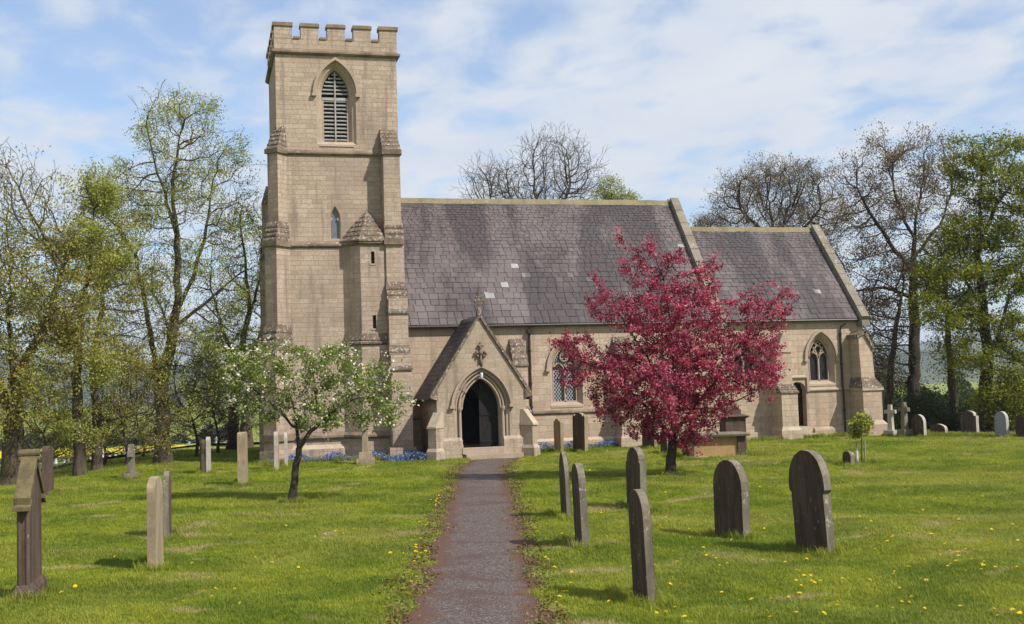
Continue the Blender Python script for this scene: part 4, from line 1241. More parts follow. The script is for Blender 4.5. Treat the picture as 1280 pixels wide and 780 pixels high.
    while x < CX1-0.26:
        l = min(0.5, CX1-0.24-x); j = random.uniform(-0.008, 0.008)
        pr = [(NR-0.17, CRZ-0.16+j), (NR-0.15, CRZ-0.19+j), (NR, CRZ+j), (NR+0.15, CRZ-0.19+j), (NR+0.17, CRZ-0.16+j), (NR+0.05, CRZ+0.07+j), (NR-0.05, CRZ+0.07+j)]
        rd.prism(pr, [], ((0, 0, 0), (0, 1, 0), (0, 0, 1), (1, 0, 0)), x, x+l-0.006, 0); x += l
    rd.build('ridge', M['ridge'], roof)
    coping(roof, CX1-0.22, CX1+0.12, CY-0.28, CEZ-0.06, NR, CRZ+0.05)
build_chancel()

# --- porch
def build_porch():
    mb = MB()
    px = 0.03
    A = lambda o, ob=0: arch_loop(px, 0.645, 0.38, 1.66, 1.02, o, ob=ob)
    fr = south(0.0)
    gable = [(-1.5, -0.2), (1.56, -0.2), (1.56, 2.28), (px, 4.70), (-1.5, 2.28)]
    mb.prism(gable, [A(0.30, 0.0)], fr, 0, 0.5)
    mb.box(-1.5, -1.08, 0.502, NY, -0.2, 2.12); mb.box(1.14, 1.56, 0.502, NY, -0.2, 2.12)
    mb.box(-1.08, 1.14, 0.5, NY, -0.2, 0.36)
    # rough projecting plinth at the front
    for a, b in ((-1.52, px-0.72), (px+0.72, 1.58)):
        mb.box(a, b, -0.07, 0.02, -0.2, 0.62)
        mb.hexa([(a, -0.07, 0.62), (b, -0.07, 0.62), (b, 0.02, 0.62), (a, 0.02, 0.62)], [(a, -0.003, 0.72), (b, -0.003, 0.72), (b, 0.02, 0.72), (a, 0.02, 0.72)])
    p = mb.build('porch', M['porch_stone'], church)
    # moulded arch of three orders, with shafts
    ab = MB()
    seq = [(0.30, -0.004), (0.26, 0.05), (0.20, 0.055), (0.20, 0.12), (0.15, 0.16), (0.09, 0.165), (0.09, 0.24), (0.05, 0.27), (0.0, 0.28), (0.0, 0.5)]
    for (o0, d0), (o1, d1) in zip(seq[:-1], seq[1:]):
        ab.loft(A(o0), A(o1), fr, d0, d1, 0)
    for s in (-1, 1):
        x = px+s*(0.645+0.10)
        ab.tube([(x, 0.10, 0.38), (x, 0.10, 1.66)], 0.052, 10, 0)
        ab.tube([(x, 0.10, 0.38), (x, 0.10, 0.46), (x, 0.10, 0.50), (x, 0.10, 0.62), (x, 0.10, 0.66)], [0.10, 0.095, 0.08, 0.085, 0.055], 10, 0)
        ab.tube([(x, 0.10, 1.56), (x, 0.10, 1.60), (x, 0.10, 1.66), (x, 0.10, 1.72)], [0.055, 0.075, 0.095, 0.1], 10, 0)
    arc = arc_pts(px, 0.645, 1.66, 1.02, 0.14)
    for off, rr_ in ((0.12, 0.035), (0.02, 0.03), (0.24, 0.03)):
        pts = [(x, 0.08 if off < 0.2 else 0.03, z) for x, z in arc_pts(px, 0.645, 1.66, 1.02, off)]
        ab.tube(pts, rr_, 8, 0)
    hood(ab, fr, px, 0.645, 1.66, 1.02, 0.33, 0.42, 0.10, 0, -0.12)
    ab.build('arch', M['trim'], p)
    # doorstep
    st = MB(); st.box(-0.62, 1.32, -0.42, -0.072, -0.1, 0.16, 0); st.box(px-0.72, px+0.72, -0.1, 0.5, 0.16, 0.378, 0)
    st.build('doorstep', M['trim'], p, 0.012)
    # open door leaves of dark boards
    for side in (0, 1):
        d = MB()
        n = 12
        arc2 = arc_pts(px, 0.64, 1.66, 1.0, 0.0, 12)
        half = [q for q in arc2 if (q[0] >= px-1e-6 if side else q[0] <= px+1e-6)]
        if side:
            loop = [(px, 0.40), (px+0.64, 0.40)]+half[::-1]
        else:
            loop = [(px-0.64, 0.40), (px, 0.40)]+half[::-1]
        if side == 0:      # left leaf stands open into the porch
            hx = px-0.64
            frd = ((hx, 0.52, 0), (0.17, 0.985, 0), (0, 0, 1), (-0.985, 0.17, 0))
            loop = [(q[0]-hx, q[1]) for q in loop]
        else:
            frd = south(0.42)
        d.prism(loop, [], frd, 0, 0.05, 0)
        for k in range(1, 5):
            u = (loop[0][0]+0.128*k)
            d.prism([(u, 0.42), (u+0.012, 0.42), (u+0.012, 1.7), (u, 1.7)], [], frd, -0.006, 0.0, 1)
        u0 = min(q[0] for q in loop); 
        d.prism([(u0+0.03, 1.42), (u0+0.6, 1.42), (u0+0.6, 1.5), (u0+0.03, 1.5)], [], frd, -0.025, 0.0, 1)
        d.prism([(u0+0.03, 0.5), (u0+0.6, 0.5), (u0+0.6, 0.58), (u0+0.03, 0.58)], [], frd, -0.025, 0.0, 1)
        d.prism([(u0+0.1, 0.58), (u0+0.17, 0.58), (u0+0.5, 1.42), (u0+0.43, 1.42)], [], frd, -0.022, 0.0, 1)
        d.build('door', [M['wood'], M['wood']], p)
    # carved fleury ornament above the arch
    o = MB(); cz = 3.52
    o.tube([(px, -0.06, 3.08), (px, -0.07, 3.28), (px, -0.07, 3.9)], [0.07, 0.045, 0.03], 8)
    def blob(x, y, z, r):
        n1 = 6
        pts = [(x, y, z-r), (x, y, z-r*0.6), (x, y, z), (x, y, z+r*0.6), (x, y, z+r)]
        o.tube(pts, [0.02, r*0.8, r, r*0.8, 0.02], 8)
    for (dx, dz, r) in ((0, 0, 0.085), (-0.14, 0.02, 0.065), (0.14, 0.02, 0.065), (-0.11, -0.1, 0.055), (0.11, -0.1, 0.055), (-0.19, -0.03, 0.045), (0.19, -0.03, 0.045), (0, 0.16, 0.055), (-0.06, 0.25, 0.05), (0.06, 0.25, 0.05), (0, 0.33, 0.045)):
        blob(px+dx, -0.06, cz+dz, r)
    o.build('carved_ornament', M['string'], p, smooth=True)
    # lamp at the arch's apex
    l = MB(); l.tube([(px, -0.02, 2.84), (px, -0.06, 2.82)], 0.02, 6, 0); l.tube([(px, -0.08, 2.86), (px, -0.08, 2.82), (px, -0.08, 2.72), (px, -0.08, 2.66)], [0.04, 0.055, 0.05, 0.03], 10, 0)
    l.build('lamp', M['lampglass'], p)
    # roof: steep slates, stone verge at the front
    rf = MB()
    ex, ez, rz = 1.78, 1.98, 4.72
    rr = 3.42
    for s in (-1, 1):
        run, rise = ex-0.02, rz-ez
        Ls = math.hypot(run, rise)
        S = Vector((-s*run/Ls, 0, rise/Ls)); N = Vector((s*rise/Ls, 0, run/Ls))
        O = Vector((px+s*ex, 0.02 if s > 0 else rr-0.45, ez))
        U = Vector((0, 1, 0)) if s > 0 else Vector((0, -1, 0))
        slates(rf, O, U, S, N, lambda v: 0.10 if s > 0 else 0.0, lambda v: 2.98 if s > 0 else 2.87, Ls, 0.2, 0.16, 0.26, 0.22, seed=20+s, pale=0.0)
        pr = [(px+s*ex, ez-0.01), (px, rz), (px, rz-0.14), (px+s*(ex-0.06), ez-0.07)]
        if s < 0: pr = pr[::-1]
        rf.prism(pr, [], south(0), 0.12, 3.0, 0)
        # lead flashing at the nave wall
        q = [O+S*0.05+U*(2.94 if s > 0 else 0.02), O+S*0.05+U*(2.99 if s > 0 else -0.03)]
    rf.prism([(px-0.09, rz-0.08), (px, rz-0.03), (px+0.09, rz-0.08), (px, rz+0.07)], [], south(0), 0.12, rr, 1)
    roof = rf.build('porch_roof', [M['slate_dark'], M['lead']], p)
    vb = MB()
    for s in (-1, 1):
        pr = [(px+s*1.68, 2.10), (px+s*1.60, 2.06), (px, 4.68), (px, 4.84), (px+s*0.02, 4.86)]
        pr = [(px+s*1.64, 2.14), (px, 4.72), (px, 4.88), (px+s*1.74, 2.16)]
        if s > 0: pr = pr[::-1]
        vb.prism(pr, [], south(0), -0.07, 0.16, 0)
        # kneeler
        q = [(px+s*1.5, 1.98), (px+s*1.74, 2.04), (px+s*1.74, 2.16), (px+s*1.5, 2.3)]
        if s < 0: q = q[::-1]
        vb.prism(q, [], south(0), -0.06, 0.3, 0)
    vb.build('verge', M['weathering'], roof)
    # apex cross
    c = MB(); y0 = -0.0
    c.box(px-0.09, px+0.09, y0-0.08, y0+0.1, 4.78, 4.92); c.tube([(px, y0, 4.9), (px, y0, 5.0), (px, y0, 5.06)], [0.09, 0.07, 0.045], 8)
    c.box(px-0.032, px+0.032, y0-0.035, y0+0.035, 5.0, 5.56); c.box(px-0.2, px+0.2, y0-0.034, y0+0.034, 5.265, 5.33)
    c.tube([(px+0.14*math.cos(a), y0, 5.3+0.14*math.sin(a)) for a in np.linspace(0, 2*math.pi, 21)], 0.024, 6, 0, False)
    for dx, dz in ((0, 0.27), (-0.2, 0), (0.2, 0)): c.box(px+dx-0.045, px+dx+0.045, y0-0.036, y0+0.036, 5.3+dz-0.045, 5.3+dz+0.045)
    c.build('apex_cross', M['weathering'], roof)
    # diagonal corner buttresses with pale weathered caps
    s2 = math.sqrt(0.5)
    for s in (-1, 1):
        c0 = Vector((px+s*1.50, 0.03, 0)); e = Vector((s*s2, -s2, 0)); d = Vector((s2*s, s2, 0)) if s > 0 else Vector((s2, -s2, 0))*-1
        d = Vector((-e.y, e.x, 0))
        b = MB()
        def plan(w_, l): return [c0+e*l-d*w_/2, c0+e*l+d*w_/2, c0-e*0.1+d*w_/2, c0-e*0.1-d*w_/2]
        def hx(w0, l0, z0, w1, l1, z1, mi):
            b.hexa([tuple(q+Vector((0, 0, z0))) for q in plan(w0, l0)], [tuple(q+Vector((0, 0, z1))) for q in plan(w1, l1)], mi)
        hx(0.32, 0.36, -0.2, 0.32, 0.36, 1.08, 0)
        hx(0.37, 0.41, 1.06, 0.37, 0.40, 1.12, 1); hx(0.35, 0.39, 1.12, 0.30, 0.02, 1.6, 1)
        hx(0.40, 0.43, -0.2, 0.40, 0.43, 0.3, 0); hx(0.40, 0.43, 0.3, 0.33, 0.37, 0.40, 1)
        b.build('buttress', [M['porch_stone'], M['trim_pale']], p)
build_porch()

# ------------------------------------------------------------------ gravestones
def prof_round(w_, h, sh=None, rise=None, n=12):
    """headstone outline in (u across, v up); sh = shoulder step, rise = height of the curved head"""
    hw = w_/2
    if sh:
        zr = h-rise
        pts = [(-hw, -0.25), (hw, -0.25), (hw, zr-0.02), (hw-sh, zr-0.02), (hw-sh, zr+0.03)]
        a = hw-sh
        pts += [(a*math.cos(t), zr+0.03+(rise-0.03)*math.sin(t)) for t in np.linspace(0.05, math.pi-0.05, n)]
        pts += [(-hw+sh, zr+0.03), (-hw+sh, zr-0.02), (-hw, zr-0.02)]
    else:
        rise = rise or hw
        zr = h-rise
        pts = [(-hw, -0.25), (hw, -0.25)]+[(hw*math.cos(t), zr+rise*math.sin(t)) for t in np.linspace(0, math.pi, n)]
    return pts
def prof_keyhole(w_, h, over, n=14):
    hw = w_/2; a = hw+over; zr = h-a*0.98
    pts = [(-hw, -0.25), (hw, -0.25), (hw, zr-0.12), (a, zr-0.09)]
    pts += [(a*math.cos(t), zr+a*0.98*math.sin(t)) for t in np.linspace(0, math.pi, n)]
    return pts+[(-a, zr-0.09), (-hw, zr-0.12)]
def prof_ogee(w_, h, n=8):
    hw = w_/2; z = h-0.3*w_
    r = [(hw, z-0.06)]
    for t in np.linspace(0, 1, n):
        r.append((hw*(1-t)*(1-0.25*math.sin(t*math.pi*1.0)) if t < 1 else 0, z+0.3*w_*(t**1.0)+0.05*math.sin(t*math.pi*2)*-1))
    l = [(-x, y) for x, y in r[::-1][1:]]
    return [(-hw, -0.25), (hw, -0.25)]+r+l
def prof_gothic(w_, h, n=8):
    hw = w_/2; a = arc_pts(0, hw, h-w_*0.75, w_*0.75, 0, n)
    return [(-hw, -0.25), (hw, -0.25)]+a[::-1]
def prof_wavy(w_, h):
    hw = w_/2
    top = [(hw, h-0.13), (hw*0.86, h-0.06), (hw*0.7, h-0.12), (hw*0.5, h-0.05), (hw*0.25, h-0.015), (0, h), (-hw*0.25, h-0.015), (-hw*0.5, h-0.05), (-hw*0.7, h-0.12), (-hw*0.86, h-0.06), (-hw, h-0.13)]
    return [(-hw, -0.25), (hw, -0.25)]+top
def headstone(x, y, prof, t, mat, label, rot=0.0, lean=0.0, side=0.0, edge=None, group='headstones in the churchyard', name='gravestone'):
    """broad faces look west and east; rot turns the west face to the south (degrees)"""
    mb = MB()
    # subdivide the outline so worn edges can wander
    pts = []
    for i in range(len(prof)):
        a, b = prof[i], prof[(i+1) % len(prof)]
        l = math.hypot(b[0]-a[0], b[1]-a[1]); n = max(1, int(l/0.12))
        for k in range(n):
            f = k/n
            pts.append((a[0]+(b[0]-a[0])*f+random.uniform(-.004, .004), a[1]+(b[1]-a[1])*f+random.uniform(-.004, .004)))
    mb.prism(pts, [], ((0, 0, 0), (0, 1, 0), (0, 0, 1), (1, 0, 0)), -t/2, t/2, 0, (True, True), 1)  # a separate edge material paints lit edges against shaded faces
    o = mb.build(name, [mat, edge or mat], None, 0.009)
    o.location = (x, y, tz(x, y)); o.rotation_euler = (R(side), R(lean), R(rot))
    return tag(o, label, 'gravestone', group)
G = M
right = 'headstones standing right of the path'
headstone(-2.62, -18.16, prof_gothic(0.66, 1.22), 0.09, G['grave_dark'], 'narrow dark headstone with a pointed top, farther of the two edge-on stones beside the path', -8, -1, 0, G['grave_edge'], right)
headstone(-3.51, -21.9, prof_round(0.66, 1.24, rise=0.28), 0.105, G['grave_dark'], 'narrow rounded grey headstone seen edge-on, nearer of the two beside the path', -8, -1.5, 0, G['grave_edge'], right)
headstone(-0.93, -17.29, prof_round(0.78, 1.18, sh=0.06, rise=0.26), 0.13, G['grave_dark'], 'dark shouldered headstone with a rounded head between the path and the pink tree trunk', 0, 0.5, 0, G['grave_edge'], right)
headstone(-4.19, -26.33, prof_round(0.66, 1.28, rise=0.3), 0.10, G['grave_dark'], 'tall grey headstone with a lichened, lit-toned edge, nearest to the path and the picture front', -6, -1.5, 0.5, G['grave_edge'], right)
headstone(-1.0, -21.76, prof_round(0.92, 1.24, rise=0.44), 0.13, G['grave_dark'], 'broad dark round-topped headstone with straight sides in front of the pink tree', 4, 0, 0.0, G['grave_edge'], right)
headstone(-0.7, -23.85, prof_keyhole(0.86, 1.44, 0.05), 0.115, G['grave_dark'], 'largest dark headstone, round head wider than its shaft, right of the straight-sided one', 2, -1.2, -3.2, G['grave_edge'], right)
headstone(7.8, -10.06, prof_round(0.36, 0.43, rise=0.13), 0.13, G['grave_dark'], 'very small dark headstone beside the staked sapling', 6, 0, 0, G['grave_edge'], right)
wallg = 'headstones close to the nave wall'
headstone(3.02, 1.14, prof_wavy(0.72, 1.2), 0.12, G['grave_tan'], 'tan headstone with a worn scalloped top by the nave wall, nearest to the porch', 2, 0, 0, None, wallg)
headstone(3.63, 0.6, prof_wavy(0.95, 1.38), 0.13, G['grave_dark'], 'taller dark headstone with a scalloped top under the first nave window', 8, 1, 0, G['grave_tan'], wallg)
headstone(6.3, 0.9, prof_ogee(0.95, 1.3), 0.12, G['grave_dark'], 'dark brown headstone half hidden behind the left side of the pink tree', 6, 0, 0, G['grave_tan'], wallg)
headstone(5.62, -2.3, prof_round(0.42, 0.78, rise=0.1), 0.12, G['grave_dark'], 'low dark stone slab behind the pink tree trunk, left of the table tomb', 10, 0, 0, G['grave_tan'], wallg)
bgR = 'headstones along the far right edge of the lawn'
headstone(16.9, 0.59, prof_round(0.75, 0.86, rise=0.3), 0.12, G['grave_dark'], 'round-topped brown headstone with a pale rim right of the stone crosses', 3, 0, 0, G['grave_pale'], bgR)
headstone(17.95, 0.9, prof_round(0.9, 0.46, rise=0.2), 0.12, G['grave_dark'], 'low broad headstone, lowest of the row under the trees', 3, 0, 0, G['grave_pale'], bgR)
headstone(18.67, 0.0, prof_round(0.85, 0.95, sh=0.12, rise=0.16), 0.12, G['grave_red'], 'brown shouldered headstone with a white mark before a thin ivy trunk', 4, 0, 0, G['grave_pale'], bgR)
headstone(18.6, -1.95, prof_round(0.6, 0.95, rise=0.3), 0.12, G['grave_blue'], 'blue grey round-topped headstone under the green maple', 4, 0, 0, G['grave_pale'], bgR)
headstone(18.98, -2.7, prof_round(0.75, 0.78, rise=0.08), 0.12, G['grave_dark'], 'flat-topped brown headstone at the right edge of the row, beside the blue grey one', 8, 0, 0, G['grave_edge'], bgR)
left = 'headstones on the lawn left of the path'
headstone(-9.69, -21.01, prof_round(0.72, 1.32, rise=0.2), 0.115, G['grave_tan'], 'tall buff headstone with a rounded top, seen edge-on, front one of a close pair', -7, 0, 0, G['grave_tan'], left)
def stone_sunk(): pass
headstone(-9.62, -17.4, prof_round(0.55, 1.16, sh=0.1, rise=0.12), 0.09, G['grave_red'], 'thin brown headstone with white lichen blotches behind the tall buff one', -3, 0, 0, G['grave_edge'], left)
headstone(-8.01, -6.69, prof_round(0.62, 1.38, sh=0.02, rise=0.06), 0.20, G['grave_tan'], 'thick square-topped tan headstone beside the white blossom tree', -8, 0, 0.5, None, left)
headstone(-12.8, -6.96, prof_round(0.5, 1.26, rise=0.12), 0.17, G['grave_red'], 'tapering reddish stone slab behind the gabled monument', -6, 0, 2.0, None, left)
headstone(-6.82, -1.26, prof_round(0.6, 1.2, rise=0.15), 0.13, G['grave_tan'], 'buff headstone before the tower, left of the thin white one', -6, 0, 0, G['grave_pale'], left)
headstone(-6.45, 0.0, prof_round(0.5, 1.12, rise=0.2), 0.09, G['grave_pale'], 'thin white headstone before the tower behind the blossom tree', -6, 0, 0, None, left)

def cross_stone(name, x, y, h, aw, t, sc, mat, label, base_h=0.22, rot=0.0, group=None, wheel=False):
    root = empty(name, (x, y, tz(x, y)), R(rot))
    tag(root, label, 'grave cross', group)
    c = MB()
    zc = h-aw*0.55
    c.hexa([(-t*0.6, -t*0.75, base_h), (t*0.6, -t*0.75, base_h), (t*0.6, t*0.75, base_h), (-t*0.6, t*0.75, base_h)],
           [(-t*0.45, -t*0.5, h), (t*0.45, -t*0.5, h), (t*0.45, t*0.5, h), (-t*0.45, t*0.5, h)], 0)
    c.box(-t*0.46, t*0.46, -aw/2, aw/2, zc-t*0.5, zc+t*0.5)
    if wheel:
        n = 24; rr = aw*0.33
        c.tube([(0, rr*math.cos(a), zc+rr*math.sin(a)) for a in np.linspace(0, 2*math.pi, n+1)], t*0.22, 6, 0, False)
    c.build('cross', mat, root, 0.01)
    b = MB()
    n = 2 if sc > 0.55 else 1
    for k in range(n):
        q = sc/2*(1-0.3*k); z0 = base_h*k/n-(0.15 if k == 0 else 0); z1 = base_h*(k+1)/n
        b.hexa([(-q, -q, z0), (q, -q, z0), (q, q, z0), (-q, q, z0)], [(-q*0.9, -q*0.9, z1), (q*0.9, -q*0.9, z1), (q*0.9, q*0.9, z1), (-q*0.9, q*0.9, z1)], 0)
    b.build('plinth', mat, root, 0.012)
    return root
cross_stone('stone_cross', -11.07, -2.17, 1.02, 0.5, 0.17, 0.42, G['grave_edge'], 'grey stone cross seen edge-on at the knoll edge near the left trees', 0.2, -5)
cross_stone('stone_cross', -3.97, -0.53, 1.55, 0.6, 0.17, 0.62, G['grave_tan'], 'tall slim stone cross on a tapering base before the tower foot', 0.42, -10)
cross_stone('stone_cross', 16.45, 1.75, 1.22, 0.48, 0.14, 0.45, G['grave_pale'], 'white stone cross beside the chancel corner buttress', 0.25, 25)
cross_stone('stone_cross', 16.6, 1.05, 1.32, 0.5, 0.15, 0.45, G['grave_edge'], 'grey wheel cross on a step in front of the white cross', 0.3, 10, None, True)
# a stone with a carved edge and a pink front near the left trees
root = empty('gravestone', (-8.96, -1.21, tz(-8.96, -1.21)), R(-4)); tag(root, 'white-edged headstone with a carved pink pillar side near the bare tree', 'gravestone', left)
b = MB(); b.prism(prof_round(0.6, 1.12, rise=0.1), [], ((0.04, 0, 0), (0, 1, 0), (0, 0, 1), (1, 0, 0)), 0.0, 0.11, 0); b.build('slab', G['grave_pale'], root, 0.01)
b = MB(); b.tube([(-0.06, -0.2, -0.1), (-0.06, -0.2, 0.5), (-0.06, -0.2, 0.62), (-0.06, -0.2, 0.78), (-0.06, -0.2, 0.95), (-0.06, -0.2, 1.05)], [0.085, 0.08, 0.05, 0.09, 0.11, 0.07], 10); b.build('pillar', G['grave_red'], root)
# gabled monument in the left foreground
root = empty('gabled_gravestone', (-11.1, -23.2, tz(-11.1, -23.2)), R(-2)); tag(root, 'tall dark headstone with a mossy gabled stone roof in the left front', 'gravestone', left)
hw, t = 0.46, 0.13
b = MB(); b.prism([(-hw, 0.1), (hw, 0.1), (hw, 1.28), (0, 1.66), (-hw, 1.28)], [], ((0, 0, 0), (0, 1, 0), (0, 0, 1), (1, 0, 0)), -t/2, t/2); 
b.tube([(-t/2+0.02, -hw+0.01, 0.2), (-t/2+0.02, -hw+0.01, 1.2)], 0.03, 8); b.tube([(t/2-0.02, -hw+0.01, 0.2), (t/2-0.02, -hw+0.01, 1.2)], 0.03, 8)
b.build('slab', G['grave_red'], root, 0.008)
b = MB()
for s in (-1, 1):
    q = [(s*(hw+0.08), 1.2), (0.0, 1.66), (0.0, 1.78), (s*(hw+0.1), 1.29)]
    if s > 0: q = q[::-1]
    b.prism(q, [], ((0, 0, 0), (0, 1, 0), (0, 0, 1), (1, 0, 0)), -t/2-0.03, t/2+0.03)
    q = [(s*(hw+0.12), 1.185), (s*(hw-0.02), 1.26), (s*(hw-0.02), 1.20), (s*(hw+0.12), 1.13)]
    if s > 0: q = q[::-1]
    b.prism(q, [], ((0, 0, 0), (0, 1, 0), (0, 0, 1), (1, 0, 0)), -t/2-0.036, t/2+0.036)
b.tube([(-t/2-0.06, 0, 1.80), (t/2+0.06, 0, 1.80)], 0.05, 10); b.tube([(-t/2-0.06, 0, 1.73), (t/2+0.06, 0, 1.73)], 0.045, 10)
b.build('gable_coping', G['grave_moss'], root, 0.006)
b = MB(); b.box(-0.12, 0.12, -hw-0.06, hw+0.06, -0.2, 0.16); b.hexa([(-0.12, -hw-0.06, 0.16), (0.12, -hw-0.06, 0.16), (0.12, hw+0.06, 0.16), (-0.12, hw+0.06, 0.16)], [(-0.08, -hw-0.02, 0.24), (0.08, -hw-0.02, 0.24), (0.08, hw+0.02, 0.24), (-0.08, hw+0.02, 0.24)])
b.build('plinth', G['grave_red'], root, 0.01)
# table tomb beside the pink tree
root = empty('table_tomb', (6.13, -4.98, tz(6.13, -4.98)), R(-10)); tag(root, 'low table tomb with an ochre side panel and a thin slab top', 'tomb')
b = MB(); b.box(-0.72, 0.66, -0.42, 0.42, -0.2, 0.63); b.build('chest', G['tomb_ochre'], root)
for (xa, xb, ya, yb) in ((-0.86, -0.70, -0.48, 0.48), (0.64, 0.88, -0.48, 0.48)):
    b = MB(); b.box(xa, xb, ya, yb, -0.2, 0.64); b.build('end_panel', [G['grave_dark']], root, 0.012)
b = MB(); b.hexa([(-0.98, -0.6, 0.64), (0.98, -0.6, 0.64), (0.98, 0.6, 0.64), (-0.98, 0.6, 0.64)], [(-1.0, -0.62, 0.70), (1.0, -0.62, 0.70), (1.0, 0.62, 0.70), (-1.0, 0.62, 0.70)])
b.hexa([(-1.0, -0.62, 0.70), (1.0, -0.62, 0.70), (1.0, 0.62, 0.70), (-1.0, 0.62, 0.70)], [(-0.97, -0.6, 0.73), (0.97, -0.6, 0.73), (0.97, 0.6, 0.73), (-0.97, 0.6, 0.73)])
b.build('slab_top', G['grave_edge'], root, 0.006)
b = MB(); b.box(-0.9, 0.92, -0.52, 0.52, -0.2, 0.06); b.build('plinth', G['grave_tan'], root, 0.01)
# stepped red pedestal with an iron finial behind the tomb
px_, py_ = 7.55, -3.35
root = empty('pedestal_monument', (px_, py_, tz(px_, py_)), R(-8)); tag(root, 'stepped red sandstone pedestal with a thin iron finial behind the table tomb', 'monument')
b = MB(); b.box(-0.34, 0.34, -0.34, 0.34, -0.2, 1.12); b.build('shaft', G['grave_red'], root, 0.012)
b = MB(); b.hexa([(-0.36, -0.36, 1.12), (0.36, -0.36, 1.12), (0.36, 0.36, 1.12), (-0.36, 0.36, 1.12)], [(-0.45, -0.45, 1.19), (0.45, -0.45, 1.19), (0.45, 0.45, 1.19), (-0.45, 0.45, 1.19)])
b.hexa([(-0.45, -0.45, 1.19), (0.45, -0.45, 1.19), (0.45, 0.45, 1.19), (-0.45, 0.45, 1.19)], [(-0.25, -0.25, 1.27), (0.25, -0.25, 1.27), (0.25, 0.25, 1.27), (-0.25, 0.25, 1.27)])
b.box(-0.23, 0.23, -0.23, 0.23, 1.27, 1.40); b.hexa([(-0.23, -0.23, 1.40), (0.23, -0.23, 1.40), (0.23, 0.23, 1.40), (-0.23, 0.23, 1.40)], [(-0.12, -0.12, 1.5), (0.12, -0.12, 1.5), (0.12, 0.12, 1.5), (-0.12, 0.12, 1.5)])
b.build('cap', G['grave_red'], root, 0.008)
b = MB(); b.tube([(0, 0, 1.48), (0, 0, 2.0)], 0.022, 8); b.tube([(0.09*math.cos(a), 0, 1.6+0.09*math.sin(a)) for a in np.linspace(0, 6.283, 15)], 0.018, 6, 0, False); b.box(-0.12, 0.12, -0.015, 0.015, 1.86, 1.89)
b.build('finial', M['iron'], root)

# ------------------------------------------------------------------ trees
def in_blob(c, r, n, shell, g):
    v = g.normal(size=(n, 3)); v /= np.linalg.norm(v, axis=1)[:, None]
    q = g.random(n)**(1/3.0)
    q = q*(1-shell)+shell*(0.72+0.28*g.random(n)); q = np.clip(q, 0, 1)
    return np.array(c)+v*q[:, None]*np.array(r)
def grow(attr, trunks, D, di, dk, maxit, g, up=0.08, wig=0.12):
    pos, par = [], []
    for tr in trunks:
        tr = [np.array(p, float) for p in tr]
        if not pos:
            pos.append(tr[0]); par.append(-1); cur = 0
        else:
            A = np.array(pos); cur = int(np.argmin(((A-tr[0])**2).sum(1)))
        for a, b in zip(tr[:-1], tr[1:]):
            n = max(1, int(np.linalg.norm(b-a)/D))
            for k in range(1, n+1):
                p = a+(b-a)*k/n+g.normal(size=3)*D*wig*0.5
                pos.append(p); par.append(cur); cur = len(pos)-1
    pos = np.array(pos); par = list(par)
    A = attr.copy()
    d = np.linalg.norm(A[:, None]-pos[None], axis=2)
    near = d.argmin(1); nd_ = d.min(1)
    P = list(pos); kids = {}
    stall = 0
    for it in range(maxit):
        act = nd_ < di
        if not act.any():
            di *= 1.25; stall += 1
            if stall > 12: break
            continue
        idx = near[act]
        Pn = np.array(P)
        v = A[act]-Pn[idx]; v /= np.maximum(np.linalg.norm(v, axis=1)[:, None], 1e-6)
        acc = np.zeros((len(P), 3)); np.add.at(acc, idx, v)
        cnt = np.bincount(idx, minlength=len(P))
        use = np.nonzero(cnt)[0]
        new = []
        for i in use:
            if kids.get(i, 0) >= 4: 
                continue
            dv = acc[i]/cnt[i]
            dv = dv+np.array([0, 0, up])+g.normal(size=3)*wig
            dv /= np.linalg.norm(dv)
            kids[i] = kids.get(i, 0)+1
            P.append(P[i]+dv*D); par.append(int(i)); new.append(len(P)-1)
        if not new: break
        Nw = np.array([P[i] for i in new])
        dd = np.linalg.norm(A[:, None]-Nw[None], axis=2)
        b = dd.argmin(1); bm = dd.min(1)
        m = bm < nd_
        near[m] = np.array(new)[b[m]]; nd_[m] = bm[m]
        keep = nd_ > dk
        # drop attractors stuck on a saturated node
        sat = np.array([kids.get(int(i), 0) >= 4 for i in near])
        keep &= ~sat
        A, near, nd_ = A[keep], near[keep], nd_[keep]
        if len(A) == 0: break
    return np.array(P), np.array(par)
def add_twigs(P, par, base_mask, k, L, g, up=0.15, spread=0.9, seg=2):
    """k short side twigs of seg pieces on every masked node"""
    idx = np.repeat(np.nonzero(base_mask)[0], k)
    if len(idx) == 0: return P, par
    d = P[idx]-P[np.maximum(par[idx], 0)]; d /= np.maximum(np.linalg.norm(d, axis=1)[:, None], 1e-6)
    r = g.normal(size=d.shape); r /= np.linalg.norm(r, axis=1)[:, None]
    v = d+r*spread+np.array([0, 0, up]); v /= np.linalg.norm(v, axis=1)[:, None]
    cur = idx; newP, newpar = [P], [par]; n0 = len(P); base = P[idx]
    l = L*(0.5+g.random(len(idx)))[:, None]/seg
    for s in range(seg):
        pt = base+v*l
        newP.append(pt); newpar.append(cur)
        cur = np.arange(n0, n0+len(idx)); n0 += len(idx); base = pt
        v = v+g.normal(size=v.shape)*0.3+np.array([0, 0, up*0.5]); v /= np.linalg.norm(v, axis=1)[:, None]
    return np.concatenate(newP), np.concatenate(newpar)
def radii(P, par, r_tip, r_base):
    n = len(P); kids = np.bincount(par[par >= 0], minlength=n)
    tips = np.maximum((kids == 0).astype(float), 0)
    cnt = tips.copy()
    order = np.argsort(-depth(par))
    for i in order:
        if par[i] >= 0: cnt[par[i]] += cnt[i]
    nt = max(2, cnt[0]); e = math.log(r_base/r_tip)/math.log(nt)
    return np.maximum(r_base*(cnt/nt)**(e*1.18), r_tip*0.8), cnt
